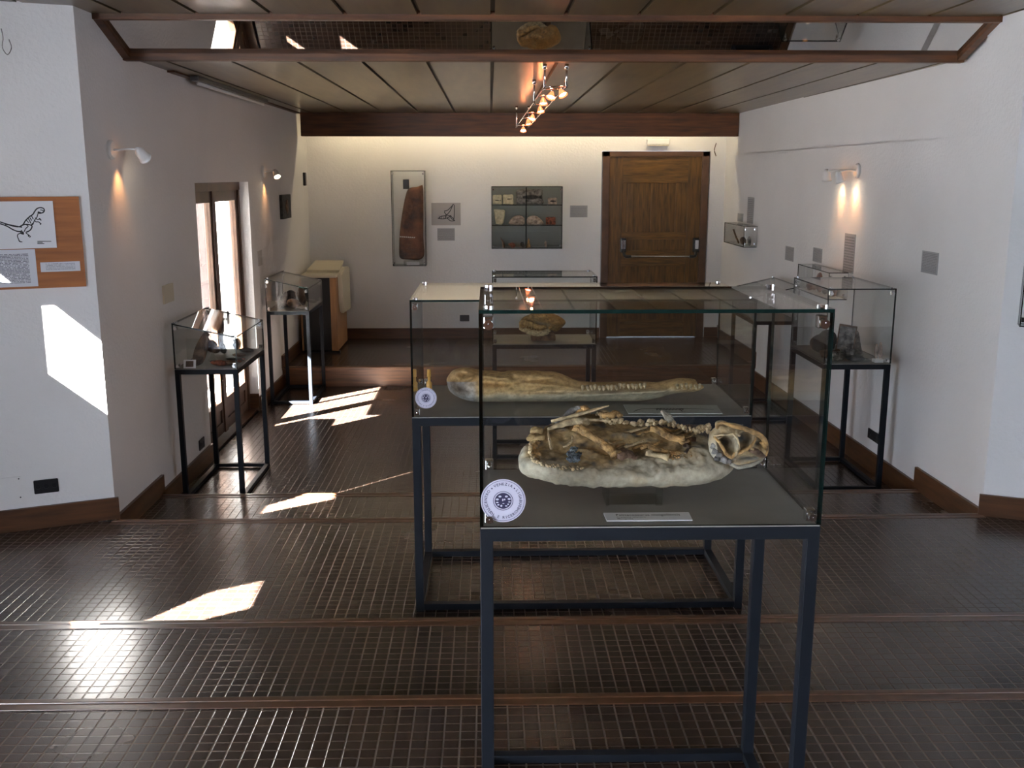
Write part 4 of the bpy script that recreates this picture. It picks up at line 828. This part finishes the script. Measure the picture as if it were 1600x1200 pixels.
for i, yy in enumerate((6.80, 6.85)):
    bm = nb(); bx(bm, 2.525, 2.60, yy, yy+.04, z+.001+i*.0, z+.022, 0, .001); tag(obj('glass_slide', bm, M['acrylic']), ('front' if i == 0 else 'rear')+' of two clear glass blocks beside the picture plate', 'glass block')
wb = box('white_plinth', 2.605, 2.665, 6.60, 6.655, z+.0005, z+.022, M['white'], bev=.001); tag(wb, 'small white plinth under the pale tooth-like stones', 'plinth')
rock('tooth_stone', 'left pale pink upright stone on the small white plinth', 'fossil', (2.622, 6.628, z+.0225), .02, 'palestone', (.7, .7, 2.3), .35)
rock('tooth_stone', 'right taller pale pink stone on the small white plinth', 'fossil', (2.648, 6.628, z+.0225), .022, 'palestone', (.65, .7, 2.3), .35)
# small boxes on the right wall
z = .985
bm = nb(); tube(bm, [(2.67, 10.75, z+.014), (2.66, 10.85, z+.08), (2.65, 10.92, z+.145)], [.010, .010, .009], 8, 4, .3); tag(obj('branch_fossil', bm, M['brownrock'], None, True), 'dark upright branch-like fossil in the small high wall box', 'fossil')
rock('stone', 'small brown stone in the small high wall box', 'fossil', (2.67, 10.55, z+.005), .036, 'brownrock', (1, 1.2, .9), .6)
rock('stone', 'grey pointed stone at the near end of the small high wall box', 'fossil', (2.69, 10.38, z+.005), .026, 'greyrock', (.8, .8, 1.5), .6)
box_ = box('base_plate', 2.62, 2.74, 10.31, 11.16, .9855, .9895, M['white']); adopt(WR1, box_)
box_ = box('base_plate', 2.64, 2.76, 7.72, 8.48, .7585, .7625, M['white']); adopt(WR2, box_)
z = .763
rock('stone', 'tall red-brown stone at the far end of the low wall box', 'fossil', (2.70, 8.12, z), .040, 'redstone', (.8, .8, 1.7), .5)
rock('stone', 'red jagged stone left of the tall one in the low wall box', 'fossil', (2.69, 8.26, z), .035, 'redstone', (1.3, .9, .9), .8, freq=30)
rock('stone', 'orange rounded stone at the near end of the low wall box', 'fossil', (2.72, 7.84, z), .036, 'palestone', (.9, .9, .95), .3)
rock('stone', 'small grey stone between the red and the orange ones', 'fossil', (2.70, 7.98, z), .02, 'greyrock', (1, 1, .8), .5)

# ================================================================== back wall displays
yb = 11.97
slb = [(.12, 0), (.93, .015), (.97, .3), (1, .95), (.9, 1), (.78, .985), (.45, .965), (.30, .86), (.14, .6), (.04, .35), (0, .06)]
sb = slabrel('stone_slab', 'tall red-brown stone slab standing in the narrow wall case', 'fossil', slb, .30, .86, (-.93, yb, .72), 0, 0, .03, 'slabred', nz=.008)
bm = nb(); bx(bm, -1.02, -.80, 11.88, 12.03, .666, .7195, 0, .002); tag(obj('slab_stand', bm, M['acrylic']), 'clear stand under the red-brown stone slab', 'stand')
bm = nb(); bx(bm, -1.02, -.95, 12.01, 12.05, 1.55, 1.66, 0, .003); tag(obj('bracket', bm, M['black']), 'small black bracket above the red-brown stone slab', 'bracket')
for i in range(9):
    pass
bm = nb()
for i in range(9): tube(bm, [(-1.085+i*.023, yb-.034, .995-i*.0015), (-1.070+i*.023, yb-.034, 1.003-i*.0015)], .006, 6, 2)
o = tag(obj('scale_strip', bm, M['white']), 'short white beaded strip across the lower brown slab', 'strip')
bm = nb(); bx(bm, -.985, -.835, 11.87, 11.875, .669, .705); tag(obj('label_card', bm, M['paper']), 'small white label at the foot of the brown slab', 'label')
def plane_sheet(name, label, cat, pxs, Y, mat, t=.004):
    (x0, y0), (x1, y1) = pxs; a = hit(x0, y1, (0, Y, 0), (0, 1, 0)); b = hit(x1, y0, (0, Y, 0), (0, 1, 0))
    o = sheet(name, (a.x, Y-.0006, a.z), (1, 0, 0), (0, 0, 1), b.x-a.x, b.z-a.z, t, mat); return tag(o, label, cat)
ds = plane_sheet('drawing_sheet', 'grey sheet with a winged skeleton drawing right of the narrow case', 'drawing', ((674.5, 317), (719.5, 352)), YB, P('grey_sheet', (.40, .37, .36), .7))
bm = nb(); Nn = (0, -1, 0)
def B(x, y): return hit(x, y, (0, YB-.0055, 0), (0, 1, 0))
for L_ in ([(685, 341), (690, 338), (697, 336), (703, 330), (708, 319)], [(694, 330), (700, 328), (706, 322), (709, 319)], [(710, 320), (710, 332), (709, 344)], [(694, 331), (697, 336), (695, 342)], [(684, 341), (692, 342), (700, 340), (705, 336)], [(697, 336), (703, 337), (709, 342)], [(703, 338), (706, 342), (711, 345)], [(699, 341), (704, 345), (710, 345)]): stroke(bm, [B(*p) for p in L_], .009, Nn)
for x in range(686, 704, 3): stroke(bm, [B(x, 337), B(x+1, 342)], .006, Nn, 1)
o = obj('drawing', bm, M['ink']); o.parent = ds
plane_sheet('text_sheet', 'small grey text sheet below the winged skeleton drawing', 'text panel', ((683.5, 356.5), (710.5, 376)), YB, M['textgrey'])
plane_sheet('text_sheet', 'small grey text sheet between the cabinet and the wooden door', 'text panel', ((890.5, 321), (918, 339.5)), YB, M['textgrey'])
# specimens in the cabinet
def C2x(px): return hit(px, 340, (0, 11.93, 0), (0, 1, 0)).x
zs = [1.37, 1.135, .868]
def spec(name, label, x0, x1, zi, h, mat, pts=OV, T=.015, feats=(), mark=None):
    a, b = C2x(x0), C2x(x1); return slabrel(name, label, 'fossil', pts, b-a, h, ((a+b)/2, 11.95, zs[zi]), 0, -.08, T, mat, feats=feats, nz=.003)
SQ = [(0, 0), (.5, -.01), (1, 0), (1, .5), (.97, 1), (.5, 1.01), (.03, .98), (0, .5)]
def fishmark(parent, cx, cz, w, h, Y=11.925):
    bm = nb(); blob(bm, (cx, Y, cz), 1, 2, .15, (w, .004, h), 4); prism(bm, [(cx+w*.8, Y-.002, cz), (cx+w*1.4, Y-.002, cz+h*1.1), (cx+w*1.4, Y-.002, cz-h*.9)], (0, .004, 0)); o = obj('fish_imprint', bm, M['dkrock'], None, True); o.parent = parent
s_ = spec('fish_fossil', 'cream tile with small dark marks, leftmost on the top shelf', 770, 784, 0, .105, 'limestone', SQ); fishmark(s_, C2x(777), 1.42, .03, .006)
s_ = spec('fish_fossil', 'cream tile with one small fish, second on the top shelf', 786, 802, 0, .11, 'limestone', SQ); fishmark(s_, C2x(795), 1.435, .025, .006)
s_ = spec('fish_fossil', 'large slab with a long dark fish on the top shelf', 807, 848, 0, .165, 'greyrock', SQ, T=.02); fishmark(s_, C2x(829), 1.455, .095, .026, 11.915)
s_ = spec('fish_fossil', 'small pinkish tile with a black fish at the right end', 856, 870, 0, .075, 'palestone', SQ); fishmark(s_, C2x(863), 1.41, .03, .01)
spec('plate_fossil', 'tall cream wedge slab on the middle shelf', 772, 789, 1, .17, 'limestone', [(.15, 0), (.8, 0), (1, .7), (.95, .95), (.5, 1), (0, 1), (.05, .6)])
HALF = [(0, .1), (.2, 0), (.9, 0), (1, .3), (.95, .75), (.7, .98), (.4, .9), (.15, .55)]
fx = [(0, .05, .06, .012, .3, .012), (0, .03, .07, .006, .3, -.008)]
spec('split_nodule', 'left half of the orange split stone nodule', 794, 820, 1, .11, 'palestone', HALF, T=.025, feats=fx)
spec('split_nodule', 'right half of the orange split stone nodule', 823, 850, 1, .105, 'palestone', [(1-a, b) for a, b in HALF][::-1], T=.025, feats=fx)
spec('rock_slab', 'small mottled red-green stone at the right end of the middle shelf', 853, 868, 1, .085, 'redstone', SQ)
z = zs[2]
bm = nb(); tube(bm, [(C2x(787), 11.93, z+.002), (C2x(786), 11.93, z+.06), (C2x(782), 11.93, z+.115)], [.018, .014, .003], 8); tag(obj('horn', bm, M['brownrock'], None, True), 'dark curved horn at the left of the cabinet floor', 'fossil')
rock('stone', 'red stone on the floor of the wall cabinet', 'fossil', (C2x(801), 11.93, z), .034, 'redstone', (1.3, .8, .7), .6)
rock('stone', 'black stone with pale top in the cabinet middle', 'fossil', (C2x(817), 11.93, z), .028, 'dkrock', (1, 1, 1), .5)
bm = nb(); tube(bm, [(C2x(826), 11.93, z+.002), (C2x(826), 11.93, z+.04), (C2x(826), 11.93, z+.11)], [.03, .02, .005], 9, 5, .4); tag(obj('pointed_tooth', bm, M['boneo'], None, True), 'amber pointed tooth standing in the cabinet middle', 'fossil')
rock('stone', 'tiny pale stone at the right of the cabinet floor', 'fossil', (C2x(853), 11.93, z), .02, 'palestone', (.8, .8, 1.6), .5)

# ================================================================== sheets on the side walls
def wsheet(name, label, cat, x, y0, y1, z0, z1, mat, side=-1, t=.004):
    if side < 0:  # right wall, seen from -x : u points to -y ... lower left corner is the far end
        o = sheet(name, (x(y1), y1, z0), (x(y0)-x(y1), y0-y1, 0), (0, 0, 1), y1-y0, z1-z0, t, mat)
    else: o = sheet(name, (x, y0, z0), (0, 1, 0), (0, 0, 1), y1-y0, z1-z0, t, mat)
    return tag(o, label, cat)
R_ = rx; G_ = M['textgrey']
wsheet('text_sheet', 'small grey text sheet above the high wall box, left one', 'text panel', R_, 10.92, 11.15, 1.21, 1.30, G_)
wsheet('text_sheet', 'tall narrow grey text sheet above the high wall box', 'text panel', R_, 10.52, 10.76, 1.21, 1.48, G_)
wsheet('text_sheet', 'grey text sheet above the sloping right case, farther of two alike', 'text panel', R_, 9.13, 9.37, .93, 1.06, G_)
wsheet('text_sheet', 'grey text sheet above the low wall box, nearer of two alike', 'text panel', R_, 8.38, 8.60, .98, 1.10, G_)
wsheet('text_sheet', 'tall grey text sheet behind the tall square showcase', 'text panel', R_, 7.66, 7.88, .96, 1.26, G_)
wsheet('text_sheet', 'largest squarish grey text sheet alone on the right wall', 'text panel', R_, 6.26, 6.49, 1.085, 1.225, G_)
def socket(name, label, O, u, v, w, h, mat, n=3):
    u = Vector(u).normalized(); v = Vector(v).normalized(); nn = u.cross(v); O = Vector(O); r = thing(name, label, 'socket', O)
    bm = nb(); prism(bm, [O, O+u*w, O+u*w+v*h, O+v*h], nn*.008); bmesh.ops.bevel(bm, geom=bm.edges[:], offset=.003, segments=2, affect='EDGES'); adopt(r, obj('plate', bm, M[mat]))
    for i in range(n):
        c = O+u*w*(i+.5)/n+v*h/2+nn*.008; bm = nb(); lathe(bm, [(0, 0), (.002, .0), (.002, .012), (0, .013)], c, nn, 16); adopt(r, obj('outlet', bm, M['dkmetal']))
    return r
socket('wall_socket', 'black socket low on the right wall behind the tall square case', (R_(7.14)-.001, 7.14, -.205), (0, -1, 0), (0, 0, 1), .20, .075, 'black', 2)
socket('wall_socket', 'black socket low on the left wall under the nearest sloping case', (XL+.001, 7.15, -.285), (0, 1, 0), (0, 0, 1), .13, .08, 'black', 2)
socket('wall_socket', 'black socket low on the back wall', (-.37, YB-.001, -.035), (1, 0, 0), (0, 0, 1), .115, .08, 'black')
W1n = Vector((.388, -.922, 0)).normalized(); W1u = Vector((.922, .388, 0)).normalized(); W1O = (XL, 5.5, 0)
def Wp(x, y, l=0): return hit(x, y, W1O, W1n)+W1n*l
socket('wall_socket', 'black socket above the baseboard at the left edge', Wp(54, 772, .001), W1u, (0, 0, 1), .125, .078, 'black')
a = Wp(-20, 786, .001); cp = thing('cover_plate', 'white cover plate left of the black socket', 'cover plate', a); bm = nb(); prism(bm, [a, a+W1u*.175, a+W1u*.175+Vector((0, 0, .13)), a+Vector((0, 0, .13))], W1n*.005); adopt(cp, obj('plate', bm, M['wall']))
bm = nb(); [lathe(bm, [(0, .004), (.002, .003), (.002, 0)], a+W1u*.165+Vector((0, 0, z_))+W1n*.005, W1n, 8) for z_ in (.012, .118)]; adopt(cp, obj('screw', bm, M['dkmetal']))
wsheet('switch_plate', 'square off-white plate on the left wall', 'switch plate', XL+.001, 6.58, 6.78, .875, .995, M['cream'], 1, .012)
wsheet('text_sheet', 'small pale grey sheet on the left wall before the farther sloping case', 'text panel', XL+.0006, 9.33, 9.50, .88, 1.02, P('pale_sheet', (.55, .53, .50), .8), 1)
pq = wsheet('wall_plaque', 'small dark framed relief on the left wall', 'plaque', XL+.001, 10.42, 10.86, 1.265, 1.51, M['dkrock'], 1, .03)
bm = nb(); blob(bm, (XL+.034, 10.64, 1.39), .07, 2, .4, (.12, 1, 1)); o = obj('relief_figure', bm, M['brownrock'], None, True); o.parent = pq
bm = nb(); bx(bm, XL+.001, XL+.03, 11.78, 11.86, 1.59, 1.74, 0, .008); tag(obj('door_bell', bm, M['dkmetal']), 'small dark oval fitting at the far end of the left wall', 'fitting')

# notice board on the near left wall
nbd = thing('notice_board', 'orange beech board with a dinosaur drawing on the near left wall', 'notice board', Wp(0, 450))
a = Wp(135, 447, .001); b = Wp(130, 307, .001); hb = b.z-a.z; wb_ = .95
o = sheet('board', a-W1u*wb_, W1u, (0, 0, 1), wb_, hb, .018, M['board']); adopt(nbd, o)
def Bp(x, y, l=.0): return hit(x, y, Vector(W1O)+W1n*(.0195+l), W1n)
def bsheet(nm, x0, y0, x1, y1, mat, l=0, w=None):
    p = Bp(x1, y1, l); q = Bp(x1, y0, l); w = w or (Bp(x1, y1)-Bp(x0, y1)).length; s = sheet(nm, p-W1u*w, W1u, (0, 0, 1), w, q.z-p.z, .004, mat); adopt(nbd, s); return s
bsheet('text_page', 2, 389, 60, 447, M['textwhite'], 0, .34); bsheet('text_strip', 64, 408, 126, 423, M['textlab'])
pn = bsheet('drawing_sheet', 0, 314, 89, 387, M['paper'], .003, .60)
bm = nb(); sc = 7.5
def D(x, y): return Bp(x/sc, 300+y/sc, .0085)
Ls = [[(0, 350), (60, 370), (130, 393), (200, 408), (245, 400), (275, 375), (300, 335), (345, 290), (385, 262), (405, 230), (430, 198), (465, 184), (505, 190), (520, 215), (505, 240), (470, 248), (450, 240)], [(0, 370), (80, 400), (150, 440), (210, 462), (255, 460)],
  [(450, 240), (440, 270), (430, 300), (405, 330), (385, 380), (360, 385)], [(240, 400), (290, 380), (340, 382), (375, 400), (360, 440), (330, 462), (305, 470)], [(300, 475), (330, 500), (355, 520), (345, 532)], [(330, 500), (335, 525)], [(255, 445), (240, 480), (212, 495), (205, 520), (218, 555), (230, 580), (262, 584)], [(225, 570), (245, 588)],
  [(255, 460), (275, 480), (255, 495)], [(415, 300), (435, 322), (470, 320), (478, 335)], [(405, 330), (420, 350), (455, 352), (478, 378)], [(455, 310), (475, 318), (480, 335)], [(465, 360), (480, 372), (470, 383)], [(300, 380), (330, 400), (300, 430), (285, 465)], [(470, 210), (490, 212), (515, 225)], [(330, 310), (350, 340), (360, 370)], [(350, 300), (372, 335)], [(370, 280), (390, 320)], [(310, 330), (335, 360)]]
for i, L_ in enumerate(Ls): stroke(bm, [D(*p) for p in L_], .0062 if i in (0, 1, 3) else .0045, W1n)
for x in range(60, 250, 11): stroke(bm, [D(x, 368+(x-60)*.21), D(x+8, 384+(x-60)*.18)], .006, W1n, 1)
stroke(bm, [D(255, 470), D(262, 482), D(258, 496)], .016, W1n); stroke(bm, [D(445, 232), D(460, 244), D(480, 244)], .010, W1n); stroke(bm, [D(370, 372), D(382, 380)], .012, W1n, 1)
for y_, x1_ in ((578, 600), (592, 500), (605, 520)): stroke(bm, [D(438, y_), D(x1_, y_)], .0035, W1n, 1)
o = obj('drawing', bm, M['ink']); o.parent = pn
# loose wire, top left
bm = nb(); tube(bm, [Wp(2, 45, .01), Wp(5, 60, .02), Wp(4, 75, .02), Wp(12, 86, .02), Wp(18, 75, .015), Wp(14, 62, .01)], .0022, 6); tag(obj('loose_wire', bm, M['greyrock'], None, True), 'loose wire sticking out of the near left wall', 'wire')
bm = nb(); tube(bm, [(2.68, YB-.002, 2.08), (2.655, YB-.03, 2.0), (2.68, YB-.02, 1.93)], .005, 6); tag(obj('loose_wire', bm, M['brownrock'], None, True), 'short loose wire above the right side of the wooden door', 'wire')

# ================================================================== cabinet in the far left corner
tv = thing('speaker_cabinet', 'light wood cabinet with a black front in the far left corner', 'cabinet', (-1.92, 11.5, -.24))
zf = -.24; yf = 11.05; xa, xb = -2.10, -1.70
adopt(tv, box('front_panel', xa+.02, xb-.07, yf, yf+.03, zf+.03, .60, M['black'], bev=.004))
adopt(tv, box('side_panel', xb-.07, xb, yf-.005, yf+.75, zf+.025, .60, M['beech'], bev=.004)); adopt(tv, box('side_panel', xa-.0, xa+.02, yf-.005, yf+.75, zf+.025, .60, M['beech'], bev=.004))
adopt(tv, box('top_panel', xa, xb, yf, yf+.75, .6005, .63, M['cream'], bev=.006))
bm = nb(); prism(bm, [(xb+.0005, yf+.12, .63), (xb+.0005, yf+.14, .30), (xb+.0005, yf+.22, .18), (xb+.0005, yf+.75, .16), (xb+.0005, yf+.75, .66), (xb+.0005, yf+.4, .69)], (.05, 0, 0)); bmesh.ops.bevel(bm, geom=bm.edges[:], offset=.012, segments=2, affect='EDGES'); adopt(tv, obj('cream_shell', bm, M['cream']))
bm = nb(); prism(bm, [(xa+.03, yf+.3, .631), (xb-.0, yf+.3, .631), (xb-.02, yf+.78, .70), (xa+.05, yf+.78, .70)], (0, 0, .03)); adopt(tv, obj('lid', bm, M['cream']))
adopt(tv, box('foot', xa+.05, xb+.02, yf-.02, yf+.04, zf, zf+.025, M['dkmetal']))

# ================================================================== lamps
def spotlight(name, loc, d, power, color, size=60, blend=.8, r=.03):
    l = bpy.data.lights.new(name, 'SPOT'); l.energy = power; l.color = color; l.spot_size = math.radians(size); l.spot_blend = blend; l.shadow_soft_size = r
    o = bpy.data.objects.new(name, l); COL.objects.link(o); o.location = loc; o.rotation_euler = Vector(d).to_track_quat('-Z', 'Y').to_euler(); return o
def point(name, loc, power, color, r=.02):
    l = bpy.data.lights.new(name, 'POINT'); l.energy = power; l.color = color; l.shadow_soft_size = r; o = bpy.data.objects.new(name, l); COL.objects.link(o); o.location = loc; return o
WARM = (1, .44, .15)
def head(root, p, d, s=.045, mat='white'):
    d = Vector(d).normalized(); bm = nb(); lathe(bm, [(-s*1.9, 0), (-s*1.9, s*.35), (-s*1.2, s*.72), (0, s*.85), (s*.3, s*.9), (s*.3, s*1.0), (s*.55, s*1.0), (s*.55, s*.8), (0, s*.6)], p, d, 20); adopt(root, obj('lamp_head', bm, M[mat], None, True))
    hd = [c for c in root.children if c.name.startswith('lamp_head')][-1]
    bm = nb(); lathe(bm, [(s*.38, 0), (s*.38, s*.70)], p, d, 18); obj('bulb', bm, M['bulb'], hd)
def sconce(label, wx, y, z, nx, heads, power):
    power *= .42
    root = thing('wall_spotlight', label, 'wall lamp', (wx, y, z)); bm = nb(); lathe(bm, [(0, 0), (.0, .055), (.014, .055), (.022, .045), (.022, 0)], (wx+nx*.001, y, z), (nx, 0, 0), 24); adopt(root, obj('wall_plate', bm, M['white'], None, False))
    for (dx, dy, dz, d) in heads:
        p = Vector((wx+nx*dx, y+dy, z+dz)); dd = Vector(d).normalized(); bm = nb(); tube(bm, [(wx+nx*.02, y, z), (wx+nx*dx*.6, y+dy*.5, z+.005), p-dd*.06], .006, 8, 3); adopt(root, obj('arm', bm, M['white'], None, True)); head(root, p, dd, .038)
        spotlight('spot', Vector((wx+nx*.065, p.y+(.0 if nx < 0 else -.03), z-.075)), (-nx*.22, .03, -1), power, WARM, 85, 1.0, .02); point('glow', p-dd*.05+Vector((-nx*.075, 0, -.0)), power*.012, WARM)
    return root
# right, double
sconce('double white wall spotlight glowing on the right wall', rx(7.75), 7.70, 1.74, -1, [(.14, .30, -.06, (.12, .10, -1)), (.13, .02, -.07, (.35, -.05, -1))], 10)
sconce('white wall spotlight on the left wall before the glazed door', XL, 5.85, 1.845, 1, [(.15, .12, -.035, (.25, .75, -.6))], 5)
sconce('small white wall spotlight on the left wall beyond the glazed door', XL, 9.72, 1.74, 1, [(.12, .06, -.035, (.30, -.45, -.6))], 5)
# cable track
tr = thing('track_light', 'ceiling cable track with glowing halogen spots above the hall', 'track light', (.36, 8.3, ZC))
wl = lambda y: .350-.076*(y-6.55)/3.9; wr = lambda y: .488-.090*(y-6.55)/3.9; wz = lambda y: 2.255-.065*(y-6.55)/3.9
for fn in (wl, wr):
    bm = nb(); tube(bm, [(fn(6.45), 6.45, wz(6.45)), (fn(8), 8, wz(8)), (fn(10.6), 10.6, wz(10.6))], .004, 6, 4); adopt(tr, obj('cable', bm, M['chrome'], None, True))
for y in (6.55, 7.6, 10.4):
    for fn in (wl, wr):
        if y == 7.6 and fn is wr: continue
        bm = nb(); cyl(bm, (fn(y), y, wz(y)-.01), (fn(y), y, ZC), .007, 10); cyl(bm, (fn(y), y, 2.36), (fn(y), y, ZC), .014, 12); adopt(tr, obj('rod', bm, M['chrome'], None, True))
for i, (y, ox, d) in enumerate([(6.6, .045, (.5, -.5, -1)), (6.75, -.01, (-.3, -.5, -1)), (7.2, -.03, (.05, -.3, -1)), (7.9, 0, (.15, -.3, -1)), (8.7, -.01, (-.2, -.4, -1)), (9.3, -.01, (.2, -.2, -1)), (10.3, 0, (0, -.5, -1))]):
    p = Vector(((wl(y)+wr(y))/2+ox, y, wz(y)-.035)); dd = Vector(d).normalized(); bm = nb(); lathe(bm, [(-.03, .004), (-.02, .012), (.02, .030), (.022, .032), (.02, .028), (-.015, .010)], p, dd, 18); hd = obj('reflector', bm, M['redglass'], None, True); adopt(tr, hd)
    bm = nb(); lathe(bm, [(.012, 0), (.012, .024)], p, dd, 16); obj('bulb', bm, M['bulb'], hd)
    bm = nb(); tube(bm, [(wl(y), y, wz(y)), (p.x, y, wz(y)+.004), (wr(y), y, wz(y))], .004, 6, 2); tube(bm, [(p.x, y, wz(y)), p-dd*.02], .004, 6, 2); adopt(tr, obj('lamp_holder', bm, M['chrome'], None, True))
    spotlight('spot', p+dd*.03, dd, 13, (1, .70, .42), 60, .6, .015); point('glow', p+Vector((0, 0, .07)), .35, (1, .28, .10), .01)
# cove tube behind the beam
ct = thing('tube_light', 'bright fluorescent tube hidden behind the wooden beam', 'tube light', (.3, YBE+.3, 2.34)); bm = nb(); bx(bm, -2.0, 2.7, 11.70, 11.76, 2.345, ZC); adopt(ct, obj('housing', bm, M['white']))
bm = nb(); cyl(bm, (-1.95, 11.73, 2.325), (2.65, 11.73, 2.325), .014); adopt(ct, obj('tube', bm, M['tube']))
# slim unlit lamp along the left edge of the ceiling
fl = thing('ceiling_lamp', 'slim unlit strip lamp along the left edge of the ceiling', 'ceiling lamp', (-2.07, 8.4, ZC)); bm = nb(); bx(bm, -2.10, -2.04, 7.35, 9.6, 2.355, ZC, 0, .004); adopt(fl, obj('body', bm, M['traysh']))
bm = nb(); cyl(bm, (-2.07, 7.42, 2.345), (-2.07, 9.53, 2.345), .013); adopt(fl, obj('tube', bm, M['white'], None, True))
# emergency lamp over the door
el = thing('emergency_lamp', 'white emergency lamp above the wooden door', 'emergency lamp', (1.985, YB, 2.06)); bm = nb(); bx(bm, 1.85, 2.12, YB-.07, YB-.001, 2.06, 2.125, 0, .01); adopt(el, obj('body', bm, M['white']))
bm = nb(); bx(bm, 1.86, 2.11, YB-.065, YB-.01, 2.045, 2.06, 0, .004); adopt(el, obj('diffuser', bm, M['cream']))

# ================================================================== groups of like things
GR = {'display_case': 'glass showcases on steel legs', 'wall_display_case': 'glass cases hung on the walls', 'wall_socket': 'black wall sockets', 'text_sheet': 'grey text sheets on the walls', 'wall_spotlight': 'warm wall spotlights',
      'fish_fossil': 'fish fossils on the top shelf of the wall cabinet', 'split_nodule': 'halves of the split stone nodule', 'domed_stone': 'domed stones in the tall square case', 'crystal_cluster': 'jagged clusters in the tall square case',
      'tooth_stone': 'pale stones on the small white plinth', 'glass_slide': 'clear glass blocks beside the picture plate', 'loose_wire': 'loose wires on the walls', 'acrylic_stand': 'clear stands in the showcases', 'label_card': 'white label cards'}
for o in list(COL.objects):
    if o.parent is not None or 'label' not in o.keys(): continue
    n = o.name.split('.')[0]
    if n in GR: o['group'] = GR[n]
    elif n in ('stone', 'rock_slab'):
        x, y = [sum(c[i] for c in o.bound_box)/8 for i in (0, 1)]
        o['group'] = 'stones in the '+('wall cabinet' if y > 11.5 else 'sunlit sloping case' if x < 0 and y > 8.5 else 'nearest sloping case' if x < 0 else 'tall square case' if y < 7.5 else 'low wall box' if y < 9 else 'small high wall box')
